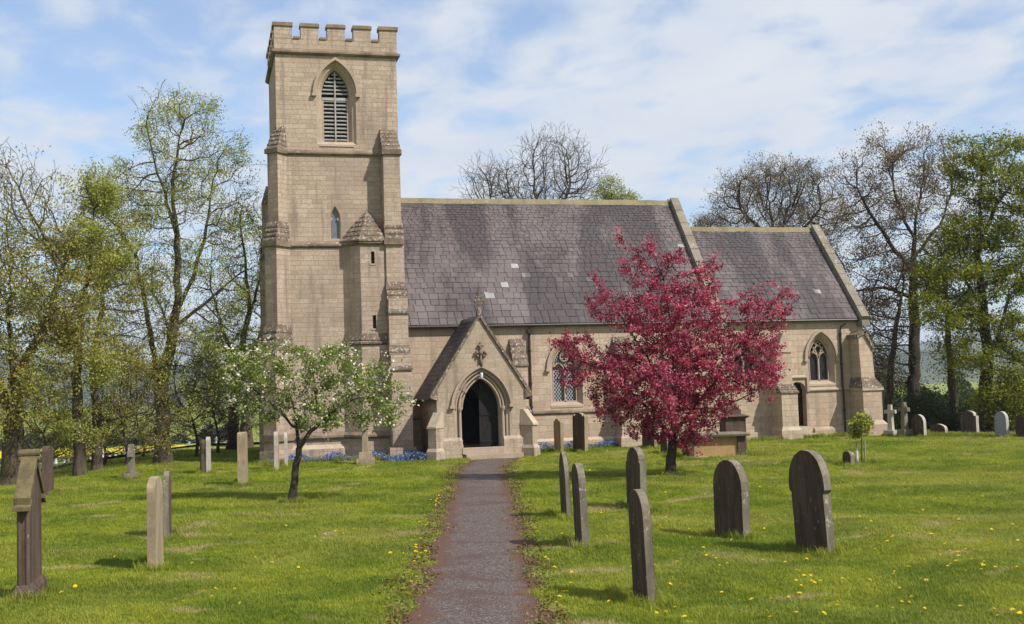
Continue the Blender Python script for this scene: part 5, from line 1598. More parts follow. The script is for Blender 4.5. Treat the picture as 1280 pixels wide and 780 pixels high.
def depth(par):
    d = np.zeros(len(par), int)
    for i in range(len(par)):
        if par[i] >= 0: d[i] = d[par[i]]+1
    return d
def skin(P, par, r, g):
    """frusta for every segment; returns V,F with ring sharing kept visually continuous; also segment index"""
    n = len(P)
    d = np.zeros((n, 3)); m = par >= 0
    d[m] = P[m]-P[par[m]]; d[~m] = (0, 0, 1)
    d /= np.maximum(np.linalg.norm(d, axis=1)[:, None], 1e-6)
    main = np.full(n, -1)
    o = np.argsort(r)
    for i in o:
        if par[i] >= 0: main[par[i]] = i
    Vs, Fs, Ri, Si = [], [], [], []; off = 0
    ref = np.tile(np.array([0.31, 0.95, 0.05]), (n, 1))
    a = np.cross(d, ref); a /= np.maximum(np.linalg.norm(a, axis=1)[:, None], 1e-6); b = np.cross(d, a)
    for lo, hi, K in ((0.05, 99, 9), (0.016, 0.05, 5), (0, 0.016, 3)):
        seg = np.nonzero(m & (r >= lo) & (r < hi))[0]
        if len(seg) == 0: continue
        p = par[seg]
        ismain = main[p] == seg
        th = np.arange(K)*2*math.pi/K
        cs, sn = np.cos(th)[None, :, None], np.sin(th)[None, :, None]
        e1 = P[seg][:, None]+(a[seg][:, None]*cs+b[seg][:, None]*sn)*r[seg][:, None, None]
        sa = np.where(ismain[:, None], a[p], a[seg]); sb = np.where(ismain[:, None], b[p], b[seg])
        sr = np.where(ismain, r[p], np.minimum(r[seg]*1.15, r[p]))
        e0 = P[p][:, None]+(sa[:, None]*cs+sb[:, None]*sn)*sr[:, None, None]
        V = np.concatenate([e0, e1], 1).reshape(-1, 3)
        base = off+np.arange(len(seg))[:, None]*2*K
        j = np.arange(K)[None]; j2 = (j+1) % K
        F = np.stack([base+j, base+K+j, base+K+j2, base+j2], -1).reshape(-1, 4)
        Vs.append(V); Fs.append(F); Ri.append(np.repeat(r[seg], K)); Si.append(np.repeat(seg, K)); off += len(V)
    return np.concatenate(Vs), np.concatenate(Fs), np.concatenate(Ri), np.concatenate(Si)
def trunk_nodes(par, r, cut):
    t = np.zeros(len(par), bool)
    for i in np.argsort(depth(par), kind='stable'):
        t[i] = par[i] < 0 or (t[par[i]] and r[i] > cut)
    return t
def leaf_quads(C, size, g, flat=0.0, aspect=0.62):
    """diamond leaves at centres C"""
    n = len(C)
    nrm = g.normal(size=(n, 3))+np.array([0, 0, flat]); nrm /= np.linalg.norm(nrm, axis=1)[:, None]
    t = np.cross(nrm, g.normal(size=(n, 3))); t /= np.maximum(np.linalg.norm(t, axis=1)[:, None], 1e-6)
    b = np.cross(nrm, t)
    s = size*(0.6+0.8*g.random(n))[:, None]
    V = np.stack([C-t*s*0.5, C+b*s*aspect*0.5+nrm*s*0.08, C+t*s*0.5, C-b*s*aspect*0.5+nrm*s*0.08], 1).reshape(-1, 3)
    F = np.arange(4*n).reshape(-1, 4)
    return V, F
def join(parts):
    """parts: list of (V,F,mi,tint)"""
    Vs, Fs, Ms, Ts = [], [], [], []; off = 0
    for V, F, mi, t in parts:
        Vs.append(V); Fs.append(F+off); off += len(V)
        Ms.append(np.full(len(F), mi)); Ts.append(t if hasattr(t, '__len__') else np.full(len(F), t))
    return np.concatenate(Vs), np.concatenate(Fs), np.concatenate(Ms), np.concatenate(Ts)
R_SC = 1.0
def make_tree(name, label, group, trunks, blobs, seed, D=0.45, natt=900, r_base=0.25, r_tip=0.006, bark='bark', twigs=(2, 0.5), leaf=None, nleaf=0, lsize=0.09,
              leaf_spread=0.25, shell=0.25, di=None, cut=0.05, up=0.08, extra=None, flat=0.5, leaf_zones=None, wig=0.12, twig_levels=1, flare=1.5, cat='tree'):
    g = np.random.default_rng(seed)
    base = np.array(trunks[0][0], float)
    vol = np.array([np.prod(b[1]) for b in blobs])**0.8; wt = np.array([b[2] if len(b) > 2 else 1.0 for b in blobs])*vol; wt /= wt.sum()
    A = np.concatenate([in_blob(b[0], b[1], max(4, int(natt*wi)), shell, g) for b, wi in zip(blobs, wt)])
    P, par = grow(A, trunks, D, di or D*9, D*1.6, 140, g, up, wig)
    kids = np.bincount(par[par >= 0], minlength=len(P))
    r0, cnt = radii(P, par, r_tip, r_base)
    for lv in range(twig_levels):
        mask = (r0 < r_tip*4.0) if lv == 0 else (np.bincount(par[par >= 0], minlength=len(P)) == 0)
        if lv == 0: mask[:3] = False
        P, par = add_twigs(P, par, mask, twigs[0], twigs[1]*(0.7**lv), g)
        r0, cnt = radii(P, par, r_tip, r_base)
    # trunks lose girth with height
    hh_ = np.clip((P[:, 2]-base[2])/max(0.5, P[:, 2].max()-base[2]), 0, 1)
    r0 = np.where(r0 > r_tip*5, np.maximum(r0*(1-0.5*hh_), r_tip*3), r0)
    # root flare
    h = P[:, 2]-base[2]
    fl = 1+(flare-1)*np.exp(-np.maximum(h, 0)/0.35)*(r0 > r_base*0.6)
    r = r0*fl
    V, F, Rr, Sg = skin(P, par, r, g)
    root = empty(name, tuple(base)); tag(root, label, cat, group)
    V = V-base
    thick = np.isin(Sg, np.nonzero(trunk_nodes(par, r, cut))[0])
    def sub(msk):
        f = F[msk]; u, inv = np.unique(f, return_inverse=True)
        return V[u], inv.reshape(f.shape)
    v1, f1 = sub(thick)
    fast_mesh('trunk', v1, f1, M[bark], parent=root, smooth=True)
    v2, f2 = sub(~thick)
    parts = [(v2, f2, 0, 0.5)]
    mats = [M[bark]]
    tipn = np.nonzero(r0 < r_tip*3.2)[0]
    if leaf and nleaf:
        pool = tipn
        if leaf_zones is not None:
            pw = leaf_zones(P[tipn]); pw = pw/pw.sum()
            pick = g.choice(tipn, nleaf, p=pw)
        else:
            q_ = P[tipn]; ph = g.random(3)*6
            pw = np.clip(0.45+np.sin(q_[:, 0]*2.1+ph[0]+1.3*np.sin(q_[:, 1]*1.7))*np.sin(q_[:, 2]*2.4+ph[1]+np.sin(q_[:, 0]*1.3)), 0.06, 2)
            pick = g.choice(tipn, nleaf, p=pw/pw.sum())
        C = P[pick]+g.normal(size=(nleaf, 3))*leaf_spread*np.array([1, 1, 0.7])-base
        nt = g.random(len(P))
        # the tint follows sprays, so light and dark sprays can be told apart
        tint = np.clip(0.55*nt[pick]+0.45*g.random(nleaf), 0, 1)
        lv, lf = leaf_quads(C, lsize, g, flat)
        parts.append((lv, lf, 1, tint)); mats.append(M[leaf])
    if extra:
        for (m_, nn, sz, spr, asp) in extra:
            sub_ = g.choice(tipn, max(10, len(tipn)//5), replace=False); pick = np.where(g.random(nn) < 0.75, g.choice(sub_, nn), g.choice(tipn, nn)); C = P[pick]+g.normal(size=(nn, 3))*spr-base
            nt = g.random(len(P)); tint = np.clip(0.5*nt[pick]+0.5*g.random(nn), 0, 1)
            lv, lf = leaf_quads(C, sz, g, 0.3, asp); parts.append((lv, lf, len(mats), tint)); mats.append(M[m_])
    v, f, mi, t = join(parts)
    fast_mesh('crown', v, f, mats, mi, t, root)
    return root, P, par, r0, base

def B(px, py, rx, ry, D, wt=1.0, dr=1.0):
    """crown lobe measured in the photo at depth D"""
    k = D/FPX
    return (at(px, py, D), (rx*k, rx*k*dr, ry*k), wt)
def TR(D, *pts):
    return [at(x, y, D+(p[0] if p else 0)) for x, y, *p in pts]
def rooted(D, x, y, *rest):
    """trunk line whose foot is pushed down into the ground below the sight line"""
    b = at(x, y, D); b[2] = tz(b[0], b[1])-0.12
    return [b]+TR(D, *rest)

bgl = 'spring trees behind the left lawn'
# T1: big brownish tree cut by the left edge
make_tree('oak_tree', 'broad oak with brown buds above and bronze leaves below, at the left picture edge', bgl,
          [rooted(36, 14, 615, (16, 560), (20, 500), (14, 440), (10, 380)), TR(36, (16, 520), (-30, 430), (-60, 340)), TR(36, (20, 470), (60, 400), (80, 330))],
          [B(-20, 270, 95, 85, 36, 1.2), B(40, 340, 75, 70, 36), B(70, 420, 60, 60, 36, .8), B(-40, 430, 90, 80, 36), B(25, 245, 50, 50, 36, 1.1), B(15, 500, 60, 40, 35, .5)],
          11, D=0.34, natt=2600, r_base=0.32, r_tip=0.008, bark='bark_moss', twigs=(2, 0.5), leaf='leaf_bronze', nleaf=42000, lsize=0.075, twig_levels=2, leaf_spread=0.14,
          leaf_zones=lambda p: 0.22+np.clip((8.6-p[:, 2])/3, 0, 1)*2.2)
make_tree('elm_tree', 'slender leaning tree with yellow green leaves right of the edge oak', bgl,
          [rooted(38, 101, 607, (98, 540), (96, 470), (100, 400), (112, 330), (118, 260))],
          [B(112, 250, 36, 42, 38), B(115, 310, 55, 50, 38, 1.2), B(85, 380, 55, 50, 38), B(95, 460, 52, 42, 38, .8), B(98, 525, 34, 38, 38, .5)],
          12, D=0.34, natt=1700, r_base=0.19, r_tip=0.008, bark='bark_moss', twigs=(2, 0.45), leaf='leaf_fresh', nleaf=38000, lsize=0.07, leaf_spread=0.14)
make_tree('elm_tree', 'thin dark trunk with bronze leaves beside the slender yellow green tree', bgl,
          [rooted(40, 122, 604, (121, 540), (116, 460), (124, 400), (132, 340)), TR(40, (121, 530), (150, 522), (185, 515))],
          [B(135, 390, 48, 60, 40), B(140, 310, 45, 50, 40), B(150, 480, 50, 45, 40, .6), B(180, 430, 45, 50, 41, .6), B(165, 350, 40, 40, 41, .8)],
          13, D=0.36, natt=1300, r_base=0.17, r_tip=0.009, bark='bark', twigs=(2, 0.5), leaf='leaf_bronze', nleaf=13000, lsize=0.065, leaf_spread=0.14)
# T3: the tall forked tree
make_tree('sycamore_tree', 'tallest left tree, its trunk forking low into two tall stems with pale young leaves', bgl,
          [rooted(42, 203, 592, (203, 540), (201, 490), (212, 440), (222, 380), (222, 310), (215, 240), (225, 170)),
           TR(42, (201, 490), (190, 430), (180, 370), (170, 320), (150, 290)),
           TR(42, (214, 420), (200, 380), (180, 350)),
           TR(42, (220, 390), (240, 350), (255, 300), (262, 250)), TR(42, (218, 410), (255, 380), (290, 350)),
           TR(42, (222, 300), (205, 240), (190, 190))],
          [B(222, 155, 55, 36, 42, 1.2), B(240, 205, 68, 50, 42, 1.2), B(195, 245, 58, 55, 42), B(270, 265, 52, 55, 42), B(160, 255, 55, 50, 42, 1.1), B(150, 320, 52, 50, 42), B(290, 345, 42, 46, 42),
           B(215, 330, 60, 55, 42, .8), B(170, 400, 52, 48, 42, .7), B(255, 410, 55, 46, 42, .7), B(230, 480, 60, 40, 42, .4), B(180, 480, 40, 40, 42, .3)],
          14, D=0.36, natt=3000, r_base=0.28, r_tip=0.008, bark='bark_moss', twigs=(2, 0.5), leaf='leaf_fresh', nleaf=40000, lsize=0.066, leaf_spread=0.13, twig_levels=2)
make_tree('ash_tree', 'dark bare-limbed tree close behind the tower, left one of two trunks', bgl,
          [rooted(50, 291, 578, (292, 520), (296, 460), (312, 390), (305, 320), (300, 270)), TR(50, (296, 460), (275, 400), (262, 350)), TR(50, (312, 390), (325, 350), (328, 300))],
          [B(300, 290, 42, 50, 50), B(315, 350, 40, 50, 50), B(270, 360, 38, 50, 50, .8), B(285, 440, 50, 46, 49, .8), B(260, 480, 45, 40, 49, .6)],
          15, D=0.42, natt=1700, r_base=0.25, r_tip=0.010, bark='bark_dark', twigs=(3, 0.6), leaf='leaf_fresh', nleaf=16000, lsize=0.075, leaf_spread=0.15, leaf_zones=lambda p: 0.25+np.clip((6.5-p[:, 2])/3, 0, 1)*2)
make_tree('ash_tree', 'leaning trunk nearest to the tower, right one of two dark trunks', bgl,
          [rooted(54, 306, 576, (312, 500), (325, 430), (335, 370))],
          [B(325, 380, 35, 60, 54), B(300, 450, 38, 45, 54, .7), B(335, 300, 25, 40, 54)],
          16, D=0.45, natt=1500, r_base=0.28, r_tip=0.010, bark='bark', twigs=(3, 0.6), leaf='leaf_fresh', nleaf=8000, lsize=0.08, leaf_spread=0.15)
# undergrowth saplings on the slope
for k, (x, y, D, hh, lab, lf, nl) in enumerate(((158, 600, 41, 170, 'scrubby sapling with bronze twigs between the thin trunk and the forked tree', 'leaf_bronze', 7000),
                                    (245, 588, 46, 170, 'tangled hawthorn scrub right of the forked tree', 'leaf_bud', 3500),
                                    (60, 612, 40, 150, 'leafy scrub right of the edge oak trunk', 'leaf_bronze', 9000),
                                    (272, 583, 48, 120, 'low brown scrub left of the two dark trunks by the tower', 'leaf_bud', 3000),
                                    (178, 597, 50, 130, 'bare scrub behind the foot of the forked tree', 'leaf_bud', 2000),
                                    (130, 604, 47, 110, 'low bare scrub behind the thin dark trunk', 'leaf_bud', 2500))):
    make_tree('hawthorn_shrub', lab, 'scrub under the left trees',
              [rooted(D, x, y, (x+2, y-35), (x-6, y-70))], [B(x, y-hh*0.6, 50, hh*0.42, D), B(x+32, y-60, 38, 34, D, .7), B(x-32, y-65, 36, 34, D, .7)],
              30+k, D=0.24, natt=650, r_base=0.06, r_tip=0.007, bark='bark', twigs=(3, 0.4), leaf=lf, nleaf=nl, lsize=0.06, leaf_spread=0.1, cut=0.02, cat='shrub')
# behind the nave
bgn = 'tree tops showing over the nave ridge'
def far_foot(px, D):
    b = at(px, 480, D); b[2] = tz(b[0], b[1])-0.1; return b
make_tree('ash_tree', 'bare rounded tree top over the middle of the nave ridge', bgn,
          [[far_foot(692, 90), *TR(90, (692, 330), (690, 275))], TR(90, (692, 300), (676, 262), (668, 240)), TR(90, (690, 285), (705, 250), (712, 235)), TR(90, (692, 300), (660, 262), (640, 248))],
          [B(690, 206, 46, 38, 90, 1.3), B(652, 232, 44, 30, 90), B(722, 226, 34, 36, 90), B(690, 245, 64, 26, 90, .6)], 21, D=0.45, natt=2600, r_base=0.34, r_tip=0.014, bark='bark', twigs=(2, 0.8), twig_levels=2, leaf='leaf_bud', nleaf=900, lsize=0.10, up=0.14, wig=0.07)
make_tree('ash_tree', 'small bare twiggy tree top close to the tower over the nave ridge', bgn,
          [[far_foot(612, 95), *TR(95, (612, 330), (612, 275))]], [B(606, 235, 27, 34, 95), B(622, 252, 28, 24, 95)], 22, D=0.45, natt=1500, r_base=0.24, r_tip=0.014, bark='bark', twigs=(2, 0.8), twig_levels=2, leaf='leaf_bud', nleaf=700, lsize=0.10, up=0.14, wig=0.07)
make_tree('willow_tree', 'small olive leafed tree top right of the bare one over the nave ridge', bgn,
          [[far_foot(768, 85), *TR(85, (768, 330), (768, 270), (766, 245))]], [B(766, 238, 18, 15, 85), B(782, 247, 14, 9, 85), B(755, 250, 15, 12, 85)], 23, D=0.4, natt=500, r_base=0.2, r_tip=0.012, bark='bark', twigs=(2, 0.5), leaf='leaf_fresh', nleaf=4200, lsize=0.12)
# right side
bgr = 'trees behind and right of the chancel'
make_tree('beech_tree', 'wide domed tree with brown buds rising behind the chancel roof', bgr,
          [[far_foot(975, 82), *TR(82, (975, 400), (973, 330), (971, 300))], TR(82, (973, 320), (945, 280), (925, 262)), TR(82, (973, 330), (1005, 285), (1025, 262)), TR(82, (971, 300), (962, 262)), TR(82, (971, 305), (985, 262))],
          [B(970, 242, 74, 36, 82, 1.3), B(925, 262, 38, 28, 82), B(1025, 260, 38, 30, 82), B(980, 285, 78, 25, 82, .6)],
          24, D=0.42, natt=3000, r_base=0.40, r_tip=0.013, bark='bark_dark', twigs=(2, 0.7), twig_levels=2, leaf='leaf_bud', nleaf=26000, lsize=0.09, leaf_spread=0.2, up=0.12, wig=0.08)
make_tree('ash_tree', 'small twiggy tree top left of the domed tree, over the chancel ridge', bgr,
          [[far_foot(886, 95), *TR(95, (886, 330), (886, 290))]], [B(886, 282, 22, 14, 95)], 25, D=0.42, natt=500, r_base=0.2, r_tip=0.013, bark='bark_dark', twigs=(3, 0.6), leaf='leaf_bud', nleaf=4000, lsize=0.10)
make_tree('oak_tree', 'tall dark trunked tree with open brown budding crown right of the chancel', bgr,
          [rooted(55, 1144, 540, (1142, 480), (1143, 420), (1141, 360), (1143, 310), (1143, 270)), TR(55, (1141, 340), (1110, 300), (1085, 260), (1072, 235)),
           TR(55, (1143, 300), (1120, 250), (1115, 215)), TR(55, (1143, 320), (1175, 280), (1188, 245)), TR(55, (1141, 370), (1105, 360), (1065, 365)), TR(55, (1143, 285), (1152, 235))],
          [B(1125, 205, 46, 36, 55, 1.2), B(1082, 222, 46, 36, 55, 1.1), B(1160, 215, 42, 46, 55, 1.1), B(1110, 270, 62, 46, 55), B(1175, 280, 40, 50, 55), B(1065, 300, 40, 46, 55, .8), B(1085, 360, 48, 42, 55, .7), B(1150, 340, 50, 45, 55, .6), B(1100, 440, 50, 45, 55, .5)],
          26, D=0.42, natt=2900, r_base=0.31, r_tip=0.011, bark='bark_dark', twigs=(2, 0.55), twig_levels=2, leaf='leaf_bud', nleaf=32000, lsize=0.085, leaf_spread=0.18, wig=0.15)
make_tree('ash_tree', 'pale slanting trunk between the chancel buttress and the tall dark trunk', bgr,
          [rooted(53, 1112, 545, (1110, 500), (1114, 450), (1122, 400), (1130, 350))], [B(1105, 390, 48, 50, 53), B(1125, 340, 38, 38, 53), B(1095, 450, 34, 40, 53, .6)],
          27, D=0.38, natt=1700, r_base=0.18, r_tip=0.010, bark='bark', twigs=(2, 0.5), leaf='leaf_bud', nleaf=5000, lsize=0.075)
make_tree('ash_tree', 'straight mid brown trunk with ivy leaves left of the green maple', bgr,
          [rooted(52, 1196, 545, (1190, 480), (1186, 430), (1183, 380), (1180, 320))], [B(1178, 330, 36, 40, 52), B(1180, 390, 40, 35, 52, .7), B(1190, 450, 30, 45, 52, .6)],
          28, D=0.4, natt=1100, r_base=0.2, r_tip=0.010, bark='bark', twigs=(2, 0.5), leaf='leaf_green', nleaf=9000, lsize=0.09)
make_tree('maple_tree', 'dense fresh green maple at the right picture edge', bgr,
          [rooted(50, 1232, 548, (1232, 490), (1235, 440), (1228, 380), (1222, 310), (1225, 250), (1230, 200)), TR(50, (1234, 460), (1250, 410), (1262, 370)), TR(50, (1228, 380), (1200, 340), (1180, 330)), TR(50, (1225, 300), (1250, 250), (1275, 220))],
          [B(1212, 195, 38, 28, 50), B(1258, 192, 40, 28, 50), B(1240, 235, 55, 34, 50), B(1190, 218, 18, 20, 50, .8), B(1300, 230, 45, 45, 50), B(1250, 288, 55, 34, 50), B(1205, 300, 44, 26, 49.5, 1.3), B(1182, 345, 40, 24, 49.5, 1.3), B(1235, 350, 52, 32, 49.5, 1.2), B(1290, 340, 50, 42, 50), B(1195, 395, 50, 26, 49, .9), B(1255, 415, 44, 30, 49.5, .9), B(1160, 375, 24, 16, 49, .8), B(1220, 445, 44, 26, 49.5, .6), B(1275, 465, 36, 34, 49.5, .6)],
          29, D=0.36, natt=3600, r_base=0.3, r_tip=0.010, bark='bark_dark', twigs=(3, 0.36), leaf='leaf_green', nleaf=60000, lsize=0.10, leaf_spread=0.18, flat=0.8, shell=0.2, leaf_zones=lambda p: np.clip(0.4+np.sin(p[:, 0]*1.9+np.sin(p[:, 1]*1.7))*np.sin(p[:, 2]*2.1+1), 0.12, 2))
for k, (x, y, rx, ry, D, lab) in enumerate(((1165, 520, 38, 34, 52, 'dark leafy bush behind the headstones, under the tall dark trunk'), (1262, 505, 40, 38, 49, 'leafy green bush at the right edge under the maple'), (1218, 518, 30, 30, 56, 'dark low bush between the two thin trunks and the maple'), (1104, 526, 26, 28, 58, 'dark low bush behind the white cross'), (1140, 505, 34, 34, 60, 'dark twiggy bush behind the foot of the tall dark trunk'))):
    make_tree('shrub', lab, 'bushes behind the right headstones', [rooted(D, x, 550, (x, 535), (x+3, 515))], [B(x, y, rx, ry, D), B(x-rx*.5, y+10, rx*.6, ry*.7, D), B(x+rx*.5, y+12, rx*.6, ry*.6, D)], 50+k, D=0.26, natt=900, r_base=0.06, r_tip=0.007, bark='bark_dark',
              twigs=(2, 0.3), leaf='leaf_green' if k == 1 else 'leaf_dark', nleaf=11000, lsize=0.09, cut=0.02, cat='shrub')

# white blossom apple tree on the left lawn
wb = np.array([-7.1, -11.79, 0.0]); wb[2] = tz(wb[0], wb[1])-0.05
Dw = 26.95
make_tree('apple_tree', 'small apple tree in white blossom leaning on the left lawn', None,
          [[wb, *TR(Dw, (369, 590), (374, 560))], TR(Dw, (374, 560), (371, 535), (366, 505), (360, 480)), TR(Dw, (374, 560), (388, 540), (410, 520), (440, 500)), TR(Dw, (372, 540), (345, 510), (310, 480)), TR(Dw, (400, 528), (395, 490), (390, 455))],
          [B(385, 470, 52, 38, Dw, 1.1, .9), B(320, 465, 46, 30, Dw, 1.0, .9), B(440, 490, 48, 36, Dw, 1.1, .9), B(290, 455, 22, 16, Dw, .7), B(352, 440, 26, 16, Dw, .9), B(420, 450, 32, 16, Dw, .8), B(330, 510, 38, 24, Dw, .8), B(400, 520, 50, 24, Dw, .9), B(470, 520, 32, 22, Dw, .9), B(495, 500, 18, 26, Dw, .7), B(300, 500, 22, 18, Dw, .6), B(462, 465, 26, 12, Dw, .6)],
          61, D=0.16, natt=1700, r_base=0.085, r_tip=0.0035, bark='bark_dark', twigs=(2, 0.22), leaf='leaf_apple', nleaf=12000, lsize=0.066, leaf_spread=0.07, leaf_zones=lambda p: np.clip(0.8+np.sin(p[:, 0]*9+1)*np.sin(p[:, 2]*8), 0.25, 2), cut=0.018, flare=1.35,
          extra=[('petal_white', 4200, 0.052, 0.05, 0.95)], flat=0.4)
# crimson crab apple right of the path
pb = np.array([2.24, -11.12, 0.0]); pb[2] = tz(2.24, -11.12)-0.05
Dp = 29.9
make_tree('crab_apple_tree', 'crab apple tree covered in crimson pink blossom before the nave', None,
          [[pb, *TR(Dp, (839, 575), (841, 545))], TR(Dp, (841, 550), (845, 500), (842, 450), (838, 400), (830, 350), (815, 315)), TR(Dp, (841, 550), (815, 515), (780, 480), (740, 450)),
           TR(Dp, (841, 545), (870, 505), (905, 465), (945, 425)), TR(Dp, (843, 510), (875, 440), (895, 380)), TR(Dp, (843, 500), (805, 440), (775, 395)), TR(Dp, (850, 530), (900, 510), (945, 490)), TR(Dp-1.0, (842, 540), (835, 500, -1.2), (830, 460, -1.6)), TR(Dp+1, (842, 540), (850, 500, 1.2), (860, 450, 1.6))],
          [B(835, 470, 100, 58, Dp, 1.25, .75), B(840, 400, 78, 50, Dp, 1.1, .75), B(920, 450, 62, 46, Dp, 1.0, .8), B(760, 465, 50, 36, Dp, 1.0, .8), B(835, 520, 62, 40, Dp, 1.1, .8),
           B(715, 430, 34, 14, Dp, .9), B(762, 385, 36, 16, Dp, .9), B(798, 340, 24, 24, Dp, .9), B(778, 305, 14, 14, Dp, .7), B(808, 312, 10, 22, Dp, .8), B(842, 330, 22, 22, Dp, .9), B(880, 350, 26, 30, Dp, .9), B(745, 360, 8, 22, Dp, .8),
           B(955, 395, 34, 26, Dp, 1.0), B(985, 380, 20, 18, Dp, 1.0), B(994, 372, 12, 11, Dp, .7), B(970, 358, 8, 14, Dp, .9), B(940, 375, 18, 20, Dp, .9), B(960, 460, 24, 40, Dp, .8), B(720, 470, 26, 22, Dp, .7), B(860, 550, 36, 14, Dp, .7), B(885, 508, 42, 28, Dp, .9), B(770, 510, 34, 22, Dp, .7)],
          62, D=0.15, natt=4600, r_base=0.12, r_tip=0.0035, bark='bark_dark', twigs=(2, 0.2), leaf='petal_pink', nleaf=50000, lsize=0.066, leaf_spread=0.06, leaf_zones=lambda p: np.clip(0.6+np.sin(p[:, 0]*7.1+1.7*np.sin(p[:, 1]*5.3))*np.sin(p[:, 2]*7.7+1.3*np.sin(p[:, 0]*4.1)), 0.03, 1.4), cut=0.02, shell=0.3, flare=1.4,
          extra=[('leaf_purple', 11000, 0.06, 0.06, 0.5)], flat=0.2)
# staked sapling on the right
sp = np.array([8.51, -9.51, 0.0]); sp[2] = tz(8.51, -9.51)
Ds = 33.0
rt, *_ = make_tree('sapling', 'small staked sapling with a round tuft of bright leaves near the chancel', None, [[sp, *TR(Ds, (1077, 560), (1077, 540))]],
          [B(1077, 530, 13, 11, Ds, 1, 1), B(1071, 540, 9, 9, Ds, .7, 1), B(1080, 524, 9, 7, Ds, .6, 1)], 63, D=0.07, natt=500, r_base=0.018, r_tip=0.003, bark='bark', twigs=(2, 0.1), leaf='leaf_fresh', nleaf=1500, lsize=0.085, leaf_spread=0.05, cut=0.008, cat='sapling')
for dx in (-0.13, 0.12):
    s = MB(); s.tube([(dx, 0.02*dx, -0.1), (dx, 0, 0.62)], 0.022, 8); s.build('stake', M['silver'], rt)
s = MB(); s.tube([(-0.16, -0.05, 0.0), (-0.16, -0.05, 0.36)], 0.035, 8); s.build('trunk_guard', M['guard'], rt)

# row of young trees in guards down in the meadow
n = 0
for k in range(30):
    px_ = 62+k*8.4+random.uniform(-2, 2); D = 66+random.uniform(-2, 10)
    p = at(px_, 598, D); z = tz(p[0], p[1])
    m = MB(); m.tube([(0, 0, 0), (0, 0, 0.75), (0, 0, 0.9)], [0.085, 0.08, 0.078], 8)
    o = m.build('tree_guard', M['guard'], None); o.location = (p[0], p[1], z+0.1)
    tag(o, 'white plastic tree guard tube in the rows on the meadow below the left trees', 'tree guard', 'white tree guards in the meadow')

# distant hedgerow and woods: one mass of leaves nobody could count
def woods():
    g = np.random.default_rng(5)
    Vs = []
    C = []
    for dist, a0, a1, n, hmax in ((275, -22, 2, 9000, 4.2), (204, -22, 0, 2500, 1.0), (250, 20, 52, 9000, 7), (130, 24, 52, 6000, 3.5)):
        th = np.radians(a0+(a1-a0)*g.random(n)); q = dist*(1+0.03*g.random(n))
        X = CAM[0]+np.sin(th)*q; Y = CAM[1]+np.cos(th)*q
        prof = hmax*(0.55+0.25*np.sin(th*140)+0.2*np.sin(th*331+1)+0.15*np.sin(th*57))
        C.append(np.stack([X, Y, terrain(X, Y)+np.maximum(0.4, prof)*g.random(n)**0.7], -1))
    C = np.concatenate(C)
    V, F = leaf_quads(C, 1.0, g, 0.6, 0.9)
    o = fast_mesh('woods', V, F, M['leaf_hedge'], None, np.clip(g.normal(0.5, 0.25, len(F)), 0, 1)); o['kind'] = 'stuff'; o['label'] = 'far hedges and woods beyond the fields'
woods()

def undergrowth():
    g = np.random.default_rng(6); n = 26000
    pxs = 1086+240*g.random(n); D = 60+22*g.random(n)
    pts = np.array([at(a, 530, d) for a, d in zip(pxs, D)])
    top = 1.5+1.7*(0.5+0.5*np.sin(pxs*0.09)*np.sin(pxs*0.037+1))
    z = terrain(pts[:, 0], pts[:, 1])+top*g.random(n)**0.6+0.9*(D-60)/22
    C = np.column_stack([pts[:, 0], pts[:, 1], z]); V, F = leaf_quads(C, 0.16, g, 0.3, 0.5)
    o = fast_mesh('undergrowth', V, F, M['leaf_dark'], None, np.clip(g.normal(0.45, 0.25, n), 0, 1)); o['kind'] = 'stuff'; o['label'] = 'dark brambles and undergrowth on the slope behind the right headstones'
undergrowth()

# ------------------------------------------------------------------ grass, weeds, flowers
def tuft_mesh(name, n, h, spread_, mat, seed, wdt=0.006, droop=0.5):
    g = np.random.default_rng(seed)
    V, F = [], []
    for k in range(n):
        a = g.random()*6.283; r_ = spread_*math.sqrt(g.random()); bx, by = r_*math.cos(a), r_*math.sin(a)
        d = g.random()*6.283; hh = h*(0.55+0.75*g.random()); ln = droop*hh*(0.3+g.random())
        dx, dy = math.cos(d), math.sin(d); w_ = wdt*(0.7+0.6*g.random())
        i = len(V)
        V += [(bx-dy*w_/2, by+dx*w_/2, -0.01), (bx+dy*w_/2, by-dx*w_/2, -0.01), (bx+dx*ln*0.35+dy*w_*0.4, by+dy*ln*0.35-dx*w_*0.4, hh*0.6), (bx+dx*ln*0.35-dy*w_*0.4, by+dy*ln*0.35+dx*w_*0.4, hh*0.6), (bx+dx*ln, by+dy*ln, hh)]
        F += [(i, i+1, i+2, i+3), (i+3, i+2, i+4)]
    me = bpy.data.meshes.new(name); me.from_pydata(V, [], F); me.materials.append(mat)
    return me
